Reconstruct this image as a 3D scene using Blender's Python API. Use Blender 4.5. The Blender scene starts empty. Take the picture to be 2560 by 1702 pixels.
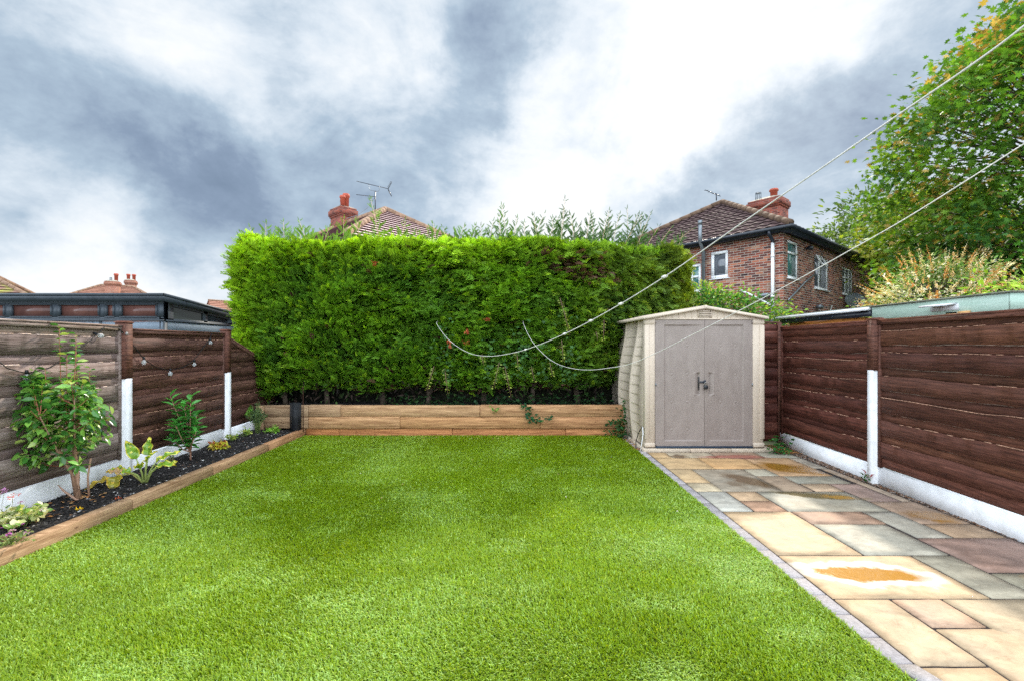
import bpy, math, random
import numpy as np
from mathutils import Vector, Matrix
random.seed(7); RS = np.random.RandomState(11)
R = math.radians
SC = bpy.context.scene
COL = SC.collection

# ------------------------------------------------------------------ camera, sky, sun, exposure
F_PX, HOR, CXP, CAM_H = 1138.0, 864.0, 1280.0, 1.50      # measured on the 2560 px wide photograph
cam_d = bpy.data.cameras.new('camera'); cam = bpy.data.objects.new('camera', cam_d); COL.objects.link(cam)
cam.location = (0, 0, CAM_H); cam.rotation_euler = (R(90), 0, 0)
cam_d.sensor_width = 36.0; cam_d.lens = 36.0 * F_PX / 2560.0
cam_d.shift_y = (HOR - 851.0) / 2560.0
cam_d.clip_start = 0.05; cam_d.clip_end = 3000
SC.camera = cam
SUN_AZ, SUN_EL = 27.0, 35.0            # azimuth clockwise from +Y
sun_d = bpy.data.lights.new('sun', 'SUN'); sun = bpy.data.objects.new('sun', sun_d); COL.objects.link(sun)
sun_d.energy = 3.1; sun_d.angle = R(2.2); sun_d.color = (1.0, 0.93, 0.80)
sv = Vector((math.sin(R(SUN_AZ)) * math.cos(R(SUN_EL)), math.cos(R(SUN_AZ)) * math.cos(R(SUN_EL)), math.sin(R(SUN_EL))))
sun.rotation_euler = sv.to_track_quat('Z', 'Y').to_euler(); sun.location = sv * 60
SC.view_settings.view_transform = 'Standard'; SC.view_settings.look = 'None'
SC.view_settings.exposure = 0.60; SC.view_settings.gamma = 1.0
SC.cycles.max_bounces = 7; SC.cycles.diffuse_bounces = 3; SC.cycles.glossy_bounces = 3
SC.cycles.transmission_bounces = 4; SC.cycles.transparent_max_bounces = 6
SC.cycles.sample_clamp_indirect = 6.0; SC.cycles.use_denoising = False; SC.render.filter_size = 1.1

def pxdir(px, py):
    v = Vector(((px - CXP) / F_PX, 1.0, (HOR - py) / F_PX)); return v.normalized()

def build_world():
    w = bpy.data.worlds.new('World'); SC.world = w; w.use_nodes = True
    nt = w.node_tree; nt.nodes.clear(); N = nt.nodes.new; L = nt.links.new
    out = N('ShaderNodeOutputWorld'); bg = N('ShaderNodeBackground'); L(bg.outputs[0], out.inputs[0])
    bg.inputs['Strength'].default_value = 0.1
    sky = N('ShaderNodeTexSky'); sky.sky_type = 'NISHITA'; sky.sun_disc = False
    sky.sun_elevation = R(SUN_EL); sky.sun_rotation = R(SUN_AZ); sky.dust_density = 2.0
    tc = N('ShaderNodeTexCoord')
    def math_(op, a, b=None, clamp=False):
        m = N('ShaderNodeMath'); m.operation = op; m.use_clamp = clamp
        for i, v in enumerate((a, b)):
            if v is None: continue
            if isinstance(v, (int, float)): m.inputs[i].default_value = v
            else: L(v, m.inputs[i])
        return m.outputs[0]
    def vmath(op, a, b):
        m = N('ShaderNodeVectorMath'); m.operation = op
        for i, v in enumerate((a, b)):
            if isinstance(v, (tuple, Vector)): m.inputs[i].default_value = v
            else: L(v, m.inputs[i])
        return m
    d = tc.outputs['Generated']
    # warp the direction so that cloud masses have torn edges
    wn = N('ShaderNodeTexNoise'); wn.inputs['Scale'].default_value = 2.6; wn.inputs['Detail'].default_value = 10; wn.inputs['Roughness'].default_value = 0.63
    L(d, wn.inputs['Vector'])
    off = vmath('SUBTRACT', wn.outputs['Color'], (0.5, 0.5, 0.5)).outputs[0]
    off2 = vmath('MULTIPLY', off, (0.34, 0.34, 0.34)).outputs[0]
    dw = vmath('NORMALIZE', vmath('ADD', d, off2).outputs[0], (0, 0, 0)).outputs[0]
    st = vmath('MULTIPLY', d, (1.0, 1.0, 1.6)).outputs[0]
    n1 = N('ShaderNodeTexNoise'); n1.inputs['Scale'].default_value = 3.4; n1.inputs['Detail'].default_value = 10; n1.inputs['Roughness'].default_value = 0.58; n1.inputs['Distortion'].default_value = 0.6
    L(st, n1.inputs['Vector'])
    n2 = N('ShaderNodeTexNoise'); n2.inputs['Scale'].default_value = 9.0; n2.inputs['Detail'].default_value = 8; n2.inputs['Roughness'].default_value = 0.6
    L(st, n2.inputs['Vector'])
    lum = math_('ADD', math_('MULTIPLY', math_('SUBTRACT', n1.outputs['Fac'], 0.5), 1.0), 0.70)
    lum = math_('ADD', lum, math_('MULTIPLY', math_('SUBTRACT', n2.outputs['Fac'], 0.5), 0.34))
    n3 = N('ShaderNodeTexNoise'); n3.inputs['Scale'].default_value = 24.0; n3.inputs['Detail'].default_value = 7; n3.inputs['Roughness'].default_value = 0.65; L(st, n3.inputs['Vector'])
    lum = math_('ADD', lum, math_('MULTIPLY', math_('SUBTRACT', n3.outputs['Fac'], 0.5), 0.26))
    blobs = [  # source px, py, angular radius deg, amount
        (20, 270, 9, -0.24), (180, 340, 10, -0.24), (380, 470, 8, -0.20), (520, 540, 6, -0.15), (700, 430, 9, -0.22), (950, 400, 8, -0.17), (1120, 330, 6, -0.14), (560, 330, 7, -0.10), (1060, 480, 5, -0.08),
        (100, 60, 10, 0.10), (330, 60, 9, 0.12), (480, 150, 6, 0.04), (420, 230, 4, 0.08), (80, 160, 5, 0.04), (1270, 90, 5.5, -0.26), (1240, 210, 5, -0.20), (1180, 290, 4, -0.08), (600, 215, 4, 0.13), (720, 290, 3, 0.10),
        (1000, 120, 8, 0.16), (840, 120, 5, 0.10), (1560, 160, 11, 0.16), (1450, 400, 9, 0.16), (1850, 60, 11, 0.22), (1700, 260, 7, 0.16), (1320, 520, 7, 0.20),
        (2000, 340, 7, -0.24), (1860, 400, 5, -0.16), (1780, 470, 4, -0.14), (2180, 220, 6, -0.18), (2350, 120, 7, -0.16), (2080, 470, 8, -0.14), (2080, 280, 5, -0.10), (1940, 430, 2.5, 0.10),
        (90, 480, 6, 0.22), (60, 640, 9, 0.24), (420, 690, 8, 0.26), (250, 590, 6, 0.10), (470, 630, 3.5, -0.17), (380, 610, 3, -0.08), (60, 560, 3, -0.08),
    ]
    for (px, py, rad, am) in blobs:
        am *= 0.62 if am > 0 else 0.70
        c = pxdir(px, py)
        dt = vmath('DOT_PRODUCT', dw, c).outputs['Value']
        mr = N('ShaderNodeMapRange'); mr.interpolation_type = 'SMOOTHSTEP'
        mr.inputs['From Min'].default_value = math.cos(R(rad * 1.5)); mr.inputs['From Max'].default_value = math.cos(R(rad * 0.2))
        mr.inputs['To Min'].default_value = 0; mr.inputs['To Max'].default_value = am
        L(dt, mr.inputs['Value']); lum = math_('ADD', lum, mr.outputs['Result'])
    cr = N('ShaderNodeValToRGB'); L(lum, cr.inputs['Fac'])
    e = cr.color_ramp.elements
    e[0].position = 0.0; e[0].color = (0.150, 0.205, 0.290, 1)
    e[1].position = 1.0; e[1].color = (0.765, 0.785, 0.80, 1)
    for p, c in ((0.25, (0.205, 0.27, 0.37, 1)), (0.5, (0.345, 0.435, 0.53, 1)), (0.72, (0.57, 0.635, 0.70, 1)), (0.88, (0.70, 0.735, 0.765, 1))):
        x = e.new(p); x.color = c
    # unseen sky behind the photographer and overhead, boosted as added fill light
    back = N('ShaderNodeMapRange'); back.interpolation_type = 'SMOOTHSTEP'
    sp = N('ShaderNodeSeparateXYZ'); L(d, sp.inputs[0])
    L(sp.outputs['Y'], back.inputs['Value']); back.inputs['From Min'].default_value = 0.50; back.inputs['From Max'].default_value = -0.35
    back.inputs['To Min'].default_value = 8.8; back.inputs['To Max'].default_value = 36.0
    mul = N('ShaderNodeVectorMath'); mul.operation = 'SCALE'; L(cr.outputs['Color'], mul.inputs[0]); L(back.outputs['Result'], mul.inputs['Scale'])
    mix = N('ShaderNodeMix'); mix.data_type = 'RGBA'; mix.inputs['Factor'].default_value = 0.97
    L(sky.outputs[0], mix.inputs['A']); L(mul.outputs[0], mix.inputs['B'])
    L(mix.outputs['Result'], bg.inputs['Color'])
build_world()

# ------------------------------------------------------------------ helpers
def W(px, py, Y):                       # point seen at a photograph pixel, at depth Y
    return ((px - CXP) / F_PX * Y, Y, CAM_H + (HOR - py) / F_PX * Y)
def G(px, py, z=0.0):                   # point on the horizontal plane at height z
    Y = F_PX * (CAM_H - z) / (py - HOR); return ((px - CXP) / F_PX * Y, Y, z)
def XP(px, py, X):                      # point on the vertical plane at X
    Y = F_PX * X / (px - CXP); return (X, Y, CAM_H + (HOR - py) / F_PX * Y)

_PERM = RS.rand(64, 64, 64)
def vnoise(x, y, z=0.0):
    x = np.asarray(x, float); y = np.asarray(y, float) + 0 * x; z = np.asarray(z, float) + 0 * x
    xi, yi, zi = np.floor(x).astype(int), np.floor(y).astype(int), np.floor(z).astype(int)
    fx, fy, fz = x - xi, y - yi, z - zi
    fx, fy, fz = [t * t * (3 - 2 * t) for t in (fx, fy, fz)]
    r = 0
    for a in (0, 1):
        for b in (0, 1):
            for c in (0, 1):
                r = r + _PERM[(xi + a) % 64, (yi + b) % 64, (zi + c) % 64] * (fx if a else 1 - fx) * (fy if b else 1 - fy) * (fz if c else 1 - fz)
    return r
def fbm(x, y, z=0.0, o=3):
    r, a, s = 0, 0.5, 0
    for i in range(o):
        r = r + a * vnoise(np.asarray(x) * 2 ** i + 17 * i, np.asarray(y) * 2 ** i, np.asarray(z) * 2 ** i); s += a; a *= 0.5
    return r / s

class MB:
    """collects geometry; build() links it as ONE mesh object"""
    def __init__(s): s.v = []; s.nv = 0; s.loops = []; s.sizes = []; s.t = []
    def add(s, verts, faces, tint=(1, 1, 1)):
        base = s.nv; verts = np.asarray(verts, float).reshape(-1, 3); s.v.append(verts); s.nv += len(verts)
        for f in faces:
            s.loops.append(np.asarray(f, np.int64) + base); s.sizes.append(np.array([len(f)])); s.t.append(np.array([tint], float))
        return s
    def bulk(s, verts, faces, tints):
        verts = np.asarray(verts, float).reshape(-1, 3); faces = np.asarray(faces, np.int64)
        s.loops.append((faces + s.nv).ravel()); s.sizes.append(np.full(len(faces), faces.shape[1])); s.t.append(np.asarray(tints, float)[:, :3])
        s.v.append(verts); s.nv += len(verts); return s
    def box(s, x0, x1, y0, y1, z0, z1, tint=(1, 1, 1)):
        v = [(x0, y0, z0), (x1, y0, z0), (x1, y1, z0), (x0, y1, z0), (x0, y0, z1), (x1, y0, z1), (x1, y1, z1), (x0, y1, z1)]
        return s.add(v, [(0, 3, 2, 1), (4, 5, 6, 7), (0, 1, 5, 4), (1, 2, 6, 5), (2, 3, 7, 6), (3, 0, 4, 7)], tint)
    def cbox(s, x0, x1, y0, y1, z0, z1, c=0.006, tint=(1, 1, 1)):   # box with chamfered edges
        X, Y, Z = (x0, x1), (y0, y1), (z0, z1); v = []; idx = {}
        for i in (0, 1):
            for j in (0, 1):
                for k in (0, 1):
                    sx, sy, sz = (1, -1)[i], (1, -1)[j], (1, -1)[k]
                    for ax in range(3):
                        p = [X[i] + sx * c, Y[j] + sy * c, Z[k] + sz * c]; p[ax] = (X[i], Y[j], Z[k])[ax]
                        idx[(i, j, k, ax)] = len(v); v.append(p)
        f = []
        for ax in range(3):
            for q in (0, 1):
                o = [a for a in range(3) if a != ax]; ring = []
                for (a, b) in ((0, 0), (1, 0), (1, 1), (0, 1)):
                    key = [0, 0, 0]; key[ax] = q; key[o[0]] = a; key[o[1]] = b; ring.append(idx[(*key, ax)])
                f.append(ring)
        for ax in range(3):                     # edges running along ax
            o = [a for a in range(3) if a != ax]
            for a in (0, 1):
                for b in (0, 1):
                    k0 = [0, 0, 0]; k0[o[0]] = a; k0[o[1]] = b; k1 = list(k0); k1[ax] = 1
                    f.append([idx[(*k0, o[0])], idx[(*k1, o[0])], idx[(*k1, o[1])], idx[(*k0, o[1])]])
        for i in (0, 1):
            for j in (0, 1):
                for k in (0, 1): f.append([idx[(i, j, k, 0)], idx[(i, j, k, 1)], idx[(i, j, k, 2)]])
        c0 = np.array([(x0 + x1) / 2, (y0 + y1) / 2, (z0 + z1) / 2]); V = np.array(v); ff = []
        for q in f:
            P = V[q]; n = np.cross(P[1] - P[0], P[2] - P[0])
            ff.append(q if np.dot(n, P.mean(0) - c0) > 0 else q[::-1])
        return s.add(v, ff, tint)
    def obox(s, p, ax, ay, az, tint=(1, 1, 1)):   # corner p and three edge vectors
        p, ax, ay, az = [np.array(q, float) for q in (p, ax, ay, az)]
        v = [p, p + ax, p + ax + ay, p + ay, p + az, p + ax + az, p + ax + ay + az, p + ay + az]
        f = [(0, 3, 2, 1), (4, 5, 6, 7), (0, 1, 5, 4), (1, 2, 6, 5), (2, 3, 7, 6), (3, 0, 4, 7)]
        if np.dot(np.cross(ax, ay), az) < 0: f = [q[::-1] for q in f]
        return s.add(v, f, tint)
    def tube(s, pts, rad, n=8, tint=(1, 1, 1), cap=True):
        pts = [np.array(p, float) for p in pts]; m = len(pts)
        if not hasattr(rad, '__len__'): rad = [rad] * m
        v = []; up = np.array([0.0, 0.0, 1.0]); prev = None
        for i in range(m):
            t = pts[min(i + 1, m - 1)] - pts[max(i - 1, 0)]; t = t / (np.linalg.norm(t) + 1e-9)
            a = prev if prev is not None else (up if abs(t[2]) < 0.9 else np.array([1.0, 0, 0]))
            a = a - t * np.dot(a, t); a = a / (np.linalg.norm(a) + 1e-9); prev = a; b = np.cross(t, a)
            for k in range(n):
                an = 2 * math.pi * k / n; v.append(pts[i] + rad[i] * (math.cos(an) * a + math.sin(an) * b))
        f = [(i * n + k, i * n + (k + 1) % n, (i + 1) * n + (k + 1) % n, (i + 1) * n + k) for i in range(m - 1) for k in range(n)]
        if cap: f += [tuple(range(n))[::-1], tuple((m - 1) * n + k for k in range(n))]
        return s.add(v, f, tint)
    def lathe(s, c, prof, n=16, tint=(1, 1, 1)):   # profile (r, z) about a vertical axis at c
        v = []; c = np.array(c, float)
        for (r, z) in prof:
            for k in range(n):
                a = 2 * math.pi * k / n; v.append(c + (r * math.cos(a), r * math.sin(a), z))
        m = len(prof)
        f = [(i * n + k, i * n + (k + 1) % n, (i + 1) * n + (k + 1) % n, (i + 1) * n + k) for i in range(m - 1) for k in range(n)]
        f += [tuple(range(n))[::-1], tuple((m - 1) * n + k for k in range(n))]
        return s.add(v, f, tint)
    def build(s, name, mat, parent=None, smooth=False, world=True):
        me = bpy.data.meshes.new(name); V = np.concatenate(s.v)
        if parent is not None and world:
            M = np.array(parent['_m']).reshape(4, 4) if '_m' in parent else np.eye(4)
            V = (np.c_[V, np.ones(len(V))] @ np.linalg.inv(M).T)[:, :3]
        loops = np.concatenate(s.loops); sizes = np.concatenate(s.sizes); tint = np.concatenate(s.t)
        me.vertices.add(len(V)); me.vertices.foreach_set('co', V.ravel())
        me.loops.add(len(loops)); me.loops.foreach_set('vertex_index', loops.astype(np.int32))
        me.polygons.add(len(sizes)); starts = np.concatenate([[0], np.cumsum(sizes)[:-1]])
        me.polygons.foreach_set('loop_start', starts.astype(np.int32))
        if smooth: me.polygons.foreach_set('use_smooth', np.ones(len(sizes), bool))
        at = me.attributes.new('tint', 'FLOAT_COLOR', 'FACE'); at.data.foreach_set('color', np.c_[tint, np.ones(len(tint))].ravel())
        P0, P1, P2 = V[loops[starts]], V[loops[starts + 1]], V[loops[starts + 2]]
        nrm = np.abs(np.cross(P1 - P0, P2 - P0)); nrm[:, 2] *= 0.8
        dom = np.argmax(nrm, 1); dl = np.repeat(dom, sizes); C = V[loops]
        uv = np.where((dl == 2)[:, None], C[:, [0, 1]], np.where((dl == 0)[:, None], C[:, [1, 2]], C[:, [0, 2]]))
        me.uv_layers.new(name='uv').data.foreach_set('uv', uv.ravel().astype(np.float32))
        me.update(calc_edges=True); me.validate()
        o = bpy.data.objects.new(name, me); COL.objects.link(o); me.materials.append(mat)
        if parent is not None:
            o.parent = parent
            if '_m' in parent: o['_m'] = list(parent['_m'])
        return o

def tag(o, label=None, cat=None, group=None, kind=None):
    if label: o['label'] = label
    if cat: o['category'] = cat
    if group: o['group'] = group
    if kind: o['kind'] = kind
    return o
def thing(name, label, cat, loc=(0, 0, 0), rz=0.0, group=None):
    o = bpy.data.objects.new(name, None); COL.objects.link(o); o.location = loc; o.rotation_euler = (0, 0, rz); o.empty_display_size = 0.1
    M = Matrix.Translation(loc) @ Matrix.Rotation(rz, 4, 'Z'); o['_m'] = [M[i][j] for i in range(4) for j in range(4)]
    return tag(o, label, cat, group)

# ------------------------------------------------------------------ materials
def mat(name, c1, c2=None, scale=8, stretch=(1, 1, 1), rough=0.8, bump=0.0, bscale=None, spec=0.3, coord='uv', c3=None, detail=6,
        trans=0.0, sheen=0.0, metal=0.0, knots=False, ramp=(0.35, 0.65), coat=0.0, rvar=0.0):
    m = bpy.data.materials.new(name); m.use_nodes = True; nt = m.node_tree; N = nt.nodes.new; L = nt.links.new
    b = nt.nodes['Principled BSDF']; out = nt.nodes['Material Output']
    b.inputs['Roughness'].default_value = rough; b.inputs['Specular IOR Level'].default_value = spec; b.inputs['Metallic'].default_value = metal
    if coat: b.inputs['Coat Weight'].default_value = coat; b.inputs['Coat Roughness'].default_value = 0.15
    at = N('ShaderNodeAttribute'); at.attribute_name = 'tint'
    tc = N('ShaderNodeTexCoord'); mp = N('ShaderNodeMapping'); mp.inputs['Scale'].default_value = stretch
    L(tc.outputs['UV' if coord == 'uv' else 'Object'], mp.inputs['Vector'])
    n = N('ShaderNodeTexNoise'); n.inputs['Scale'].default_value = scale; n.inputs['Detail'].default_value = detail; n.inputs['Roughness'].default_value = 0.62
    if coord == 'uv':                       # break up by object so that pieces differ
        oi = N('ShaderNodeObjectInfo'); ad = N('ShaderNodeVectorMath'); ad.operation = 'ADD'
        sc_ = N('ShaderNodeVectorMath'); sc_.operation = 'SCALE'; sc_.inputs[0].default_value = (13, 7, 29); L(oi.outputs['Random'], sc_.inputs['Scale'])
        L(mp.outputs[0], ad.inputs[0]); L(sc_.outputs[0], ad.inputs[1]); vec = ad.outputs[0]
    else: vec = mp.outputs[0]
    L(vec, n.inputs['Vector'])
    cr = N('ShaderNodeValToRGB'); e = cr.color_ramp.elements
    e[0].position, e[1].position = ramp
    e[0].color = (*c1, 1); e[1].color = (*(c2 or c1), 1)
    if c3: x = e.new(min(0.98, ramp[1] + 0.14)); x.color = (*c3, 1)
    L(n.outputs['Fac'], cr.inputs['Fac'])
    mx = N('ShaderNodeMix'); mx.data_type = 'RGBA'; mx.blend_type = 'MULTIPLY'; mx.inputs['Factor'].default_value = 1
    L(cr.outputs['Color'], mx.inputs['A']); L(at.outputs['Color'], mx.inputs['B']); colr = mx.outputs['Result']
    if knots:
        vo = N('ShaderNodeTexVoronoi'); vo.inputs['Scale'].default_value = 1.0; mk = N('ShaderNodeMapping'); mk.inputs['Scale'].default_value = (5.5, 12, 1)
        L(tc.outputs['UV'], mk.inputs['Vector']); L(mk.outputs[0], vo.inputs['Vector'])
        kr = N('ShaderNodeValToRGB'); kr.color_ramp.elements[0].position = 0.05; kr.color_ramp.elements[0].color = (0.25, 0.17, 0.12, 1)
        kr.color_ramp.elements[1].position = 0.13; kr.color_ramp.elements[1].color = (1, 1, 1, 1); L(vo.outputs['Distance'], kr.inputs['Fac'])
        m2 = N('ShaderNodeMix'); m2.data_type = 'RGBA'; m2.blend_type = 'MULTIPLY'; m2.inputs['Factor'].default_value = 0.8
        L(colr, m2.inputs['A']); L(kr.outputs['Color'], m2.inputs['B']); colr = m2.outputs['Result']
    L(colr, b.inputs['Base Color'])
    if rvar:
        mr = N('ShaderNodeMapRange'); mr.inputs['To Min'].default_value = rough - rvar; mr.inputs['To Max'].default_value = rough + rvar
        L(n.outputs['Fac'], mr.inputs['Value']); L(mr.outputs[0], b.inputs['Roughness'])
    if bump:
        bn = N('ShaderNodeTexNoise'); bn.inputs['Scale'].default_value = bscale or scale * 3; bn.inputs['Detail'].default_value = 6; L(vec, bn.inputs['Vector'])
        bp = N('ShaderNodeBump'); bp.inputs['Strength'].default_value = bump; bp.inputs['Distance'].default_value = 0.02
        L(bn.outputs['Fac'], bp.inputs['Height']); L(bp.outputs[0], b.inputs['Normal'])
    if trans:
        tr = N('ShaderNodeBsdfTranslucent'); g = N('ShaderNodeMix'); g.data_type = 'RGBA'; g.blend_type = 'MULTIPLY'; g.inputs['Factor'].default_value = 1
        L(colr, g.inputs['A']); g.inputs['B'].default_value = (1.5, 1.4, 0.55, 1); L(g.outputs['Result'], tr.inputs['Color'])
        ms = N('ShaderNodeMixShader'); ms.inputs[0].default_value = trans; L(b.outputs[0], ms.inputs[1]); L(tr.outputs[0], ms.inputs[2]); L(ms.outputs[0], out.inputs['Surface'])
    return m

def brick_mat(name, cols, mortar, bw=0.225, bh=0.075, bump=0.5):
    m = bpy.data.materials.new(name); m.use_nodes = True; nt = m.node_tree; N = nt.nodes.new; L = nt.links.new
    b = nt.nodes['Principled BSDF']; b.inputs['Roughness'].default_value = 0.85; b.inputs['Specular IOR Level'].default_value = 0.2
    tc = N('ShaderNodeTexCoord'); br = N('ShaderNodeTexBrick'); br.inputs['Scale'].default_value = 1.0
    L(tc.outputs['UV'], br.inputs['Vector']); br.inputs['Brick Width'].default_value = bw; br.inputs['Row Height'].default_value = bh
    br.inputs['Mortar Size'].default_value = 0.0085; br.inputs['Mortar Smooth'].default_value = 0.15; br.inputs['Bias'].default_value = 0.0
    br.inputs['Color1'].default_value = (0, 0, 0, 1); br.inputs['Color2'].default_value = (1, 1, 1, 1); br.inputs['Mortar'].default_value = (0.5, 0.5, 0.5, 1)
    cr = N('ShaderNodeValToRGB'); cr.color_ramp.interpolation = 'LINEAR'; L(br.outputs['Color'], cr.inputs['Fac'])
    e = cr.color_ramp.elements; e[0].color = (*cols[0], 1); e[1].color = (*cols[-1], 1)
    for i, c in enumerate(cols[1:-1]): x = e.new((i + 1) / (len(cols) - 1)); x.color = (*c, 1)
    nz = N('ShaderNodeTexNoise'); nz.inputs['Scale'].default_value = 1.3; nz.inputs['Detail'].default_value = 7; L(tc.outputs['UV'], nz.inputs['Vector'])
    mr = N('ShaderNodeMapRange'); mr.inputs['From Min'].default_value = 0.3; mr.inputs['From Max'].default_value = 0.7; mr.inputs['To Min'].default_value = 0.62; mr.inputs['To Max'].default_value = 1.3
    L(nz.outputs['Fac'], mr.inputs['Value'])
    sc_ = N('ShaderNodeVectorMath'); sc_.operation = 'SCALE'; L(cr.outputs['Color'], sc_.inputs[0]); L(mr.outputs[0], sc_.inputs['Scale'])
    mx = N('ShaderNodeMix'); mx.data_type = 'RGBA'; L(br.outputs['Fac'], mx.inputs['Factor']); L(sc_.outputs[0], mx.inputs['A']); mx.inputs['B'].default_value = (*mortar, 1)
    L(mx.outputs['Result'], b.inputs['Base Color'])
    bp = N('ShaderNodeBump'); bp.inputs['Strength'].default_value = bump; bp.inputs['Distance'].default_value = 0.01; bp.invert = True
    L(br.outputs['Fac'], bp.inputs['Height']); L(bp.outputs[0], b.inputs['Normal'])
    return m

def glass_mat(name, col, rough=0.04):
    m = mat(name, col, rough=rough, spec=0.9); return m

M = {}
M['grass'] = mat('artificial grass', (0.190, 0.320, 0.010), (0.245, 0.380, 0.015), scale=30, rough=0.5, spec=0.35, trans=0.40, coord='obj')
M['grass_base'] = mat('grass backing', (0.06, 0.10, 0.006), (0.09, 0.13, 0.010), scale=40, rough=0.9, bump=0.4)
M['earth'] = mat('earth', (0.035, 0.05, 0.02), (0.07, 0.085, 0.035), scale=3, rough=0.95)
M['soil'] = mat('dark soil', (0.008, 0.007, 0.007), (0.035, 0.030, 0.030), scale=45, rough=0.95, bump=0.9, bscale=120, ramp=(0.3, 0.75), coord='obj')
M['chips'] = mat('bark chips', (0.9, 0.9, 0.9), (1.1, 1.1, 1.1), scale=30, rough=0.8)
M['brown_wood'] = mat('dark brown stained wood', (0.056, 0.019, 0.012), (0.165, 0.062, 0.040), scale=3.0, stretch=(1.3, 16, 1), rough=0.66, bump=0.6, bscale=9, c3=(0.25, 0.135, 0.10), knots=True, spec=0.35)
M['grey_wood'] = mat('weathered wood', (0.15, 0.100, 0.082), (0.33, 0.255, 0.225), scale=3.0, stretch=(1.1, 13, 1), rough=0.75, bump=0.5, bscale=9, c3=(0.46, 0.38, 0.345), knots=True)
M['raw_edge'] = mat('bare wood edge', (0.42, 0.20, 0.11), (0.62, 0.40, 0.29), scale=7, rough=0.8)
M['concrete'] = mat('white painted concrete', (0.62, 0.61, 0.60), (0.78, 0.78, 0.80), scale=9, rough=0.85, bump=0.04, bscale=70, ramp=(0.25, 0.55))
M['sleeper'] = mat('softwood sleeper', (0.25, 0.145, 0.08), (0.52, 0.355, 0.225), scale=2.6, stretch=(1.0, 14, 1), rough=0.8, bump=0.4, bscale=8, knots=True, c3=(0.60, 0.45, 0.32))
M['stone'] = None
M['sett'] = mat('grey block setts', (0.26, 0.235, 0.23), (0.43, 0.39, 0.385), scale=60, rough=0.85, bump=0.4, bscale=160, ramp=(0.3, 0.7))
M['joint'] = mat('dark joint sand', (0.03, 0.022, 0.02), (0.07, 0.055, 0.05), scale=60, rough=0.95)
M['plastic_cream'] = mat('cream resin', (0.50, 0.405, 0.315), (0.58, 0.48, 0.385), scale=60, rough=0.62, bump=0.12, bscale=160, coord='obj', spec=0.35)
M['plastic_taupe'] = mat('taupe resin', (0.235, 0.188, 0.165), (0.295, 0.242, 0.215), scale=9, rough=0.5, bump=0.22, bscale=240, coord='obj', spec=0.4, stretch=(1, 1, 0.5), ramp=(0.25, 0.75), rvar=0.08)
M['plastic_black'] = mat('black plastic', (0.012, 0.013, 0.016), rough=0.4, spec=0.5)
M['blue_black'] = mat('threshold strip', (0.02, 0.035, 0.06), rough=0.4)
M['hedge'] = mat('conifer sprays', (0.85, 0.85, 0.85), (1.1, 1.1, 1.1), scale=12, rough=0.5, spec=0.3, trans=0.32, coord='obj')
M['added_hedge_core'] = mat('added dark hedge core', (0.006, 0.008, 0.004), (0.02, 0.022, 0.010), scale=12, rough=0.95, coord='obj')
M['bark'] = mat('bark', (0.05, 0.035, 0.025), (0.12, 0.09, 0.065), scale=14, rough=0.9, bump=0.5, coord='obj')
M['leaf'] = mat('broad leaves', (0.9, 0.9, 0.9), (1.1, 1.1, 1.1), scale=6, rough=0.6, spec=0.2, trans=0.36, coord='obj')
M['glossy_leaf'] = mat('glossy leaves', (0.9, 0.9, 0.9), (1.12, 1.12, 1.12), scale=6, rough=0.24, spec=0.55, trans=0.22, coord='obj')
M['petal'] = mat('petals', (0.95, 0.95, 0.95), (1.05, 1.05, 1.05), scale=6, rough=0.6, trans=0.3, coord='obj')
M['stem'] = mat('stems', (0.9, 0.9, 0.9), (1.1, 1.1, 1.1), scale=10, rough=0.7, coord='obj')
M['brick'] = brick_mat('red house brick', [(0.050, 0.028, 0.030), (0.19, 0.060, 0.042), (0.30, 0.085, 0.052), (0.42, 0.17, 0.10), (0.22, 0.060, 0.042), (0.10, 0.045, 0.040), (0.48, 0.27, 0.18)], (0.42, 0.36, 0.31))
M['stack_brick'] = brick_mat('chimney brick', [(0.10, 0.028, 0.022), (0.24, 0.055, 0.035), (0.33, 0.085, 0.05), (0.17, 0.04, 0.03)], (0.20, 0.13, 0.11))
M['brick_plain'] = brick_mat('orange brick', [(0.26, 0.085, 0.05), (0.36, 0.13, 0.075), (0.31, 0.10, 0.06)], (0.33, 0.27, 0.22))
M['tile_brown'] = mat('brown concrete tile', (0.052, 0.028, 0.027), (0.095, 0.055, 0.052), scale=5, rough=0.9, c3=(0.13, 0.11, 0.05), coord='obj')
M['tile_pink'] = mat('faded pink tile', (0.56, 0.39, 0.37), (0.66, 0.50, 0.47), scale=5, rough=0.85, coord='obj')
M['tile_red'] = mat('red tile', (0.26, 0.115, 0.075), (0.38, 0.19, 0.13), scale=5, rough=0.85, coord='obj')
M['tile_under'] = mat('tile shadow gap', (0.04, 0.015, 0.018), rough=0.95)
M['ridge'] = mat('ridge tile', (0.20, 0.12, 0.085), (0.36, 0.23, 0.16), scale=9, rough=0.9, bump=0.5, coord='obj', c3=(0.28, 0.25, 0.12))
M['upvc'] = mat('white frame', (0.78, 0.78, 0.79), (0.84, 0.84, 0.85), scale=5, rough=0.35)
M['gutter'] = mat('black gutter', (0.012, 0.016, 0.026), (0.022, 0.026, 0.038), scale=5, rough=0.35, spec=0.5)
M['glass_dark'] = glass_mat('window glass', (0.10, 0.11, 0.13))
M['glass_teal'] = glass_mat('window with teal curtain', (0.06, 0.17, 0.16), 0.15)
M['terracotta'] = mat('chimney pot', (0.34, 0.06, 0.035), (0.44, 0.10, 0.06), scale=7, rough=0.7)
M['mortar'] = mat('flaunching', (0.26, 0.24, 0.20), (0.42, 0.37, 0.28), scale=10, rough=0.9)
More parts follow.
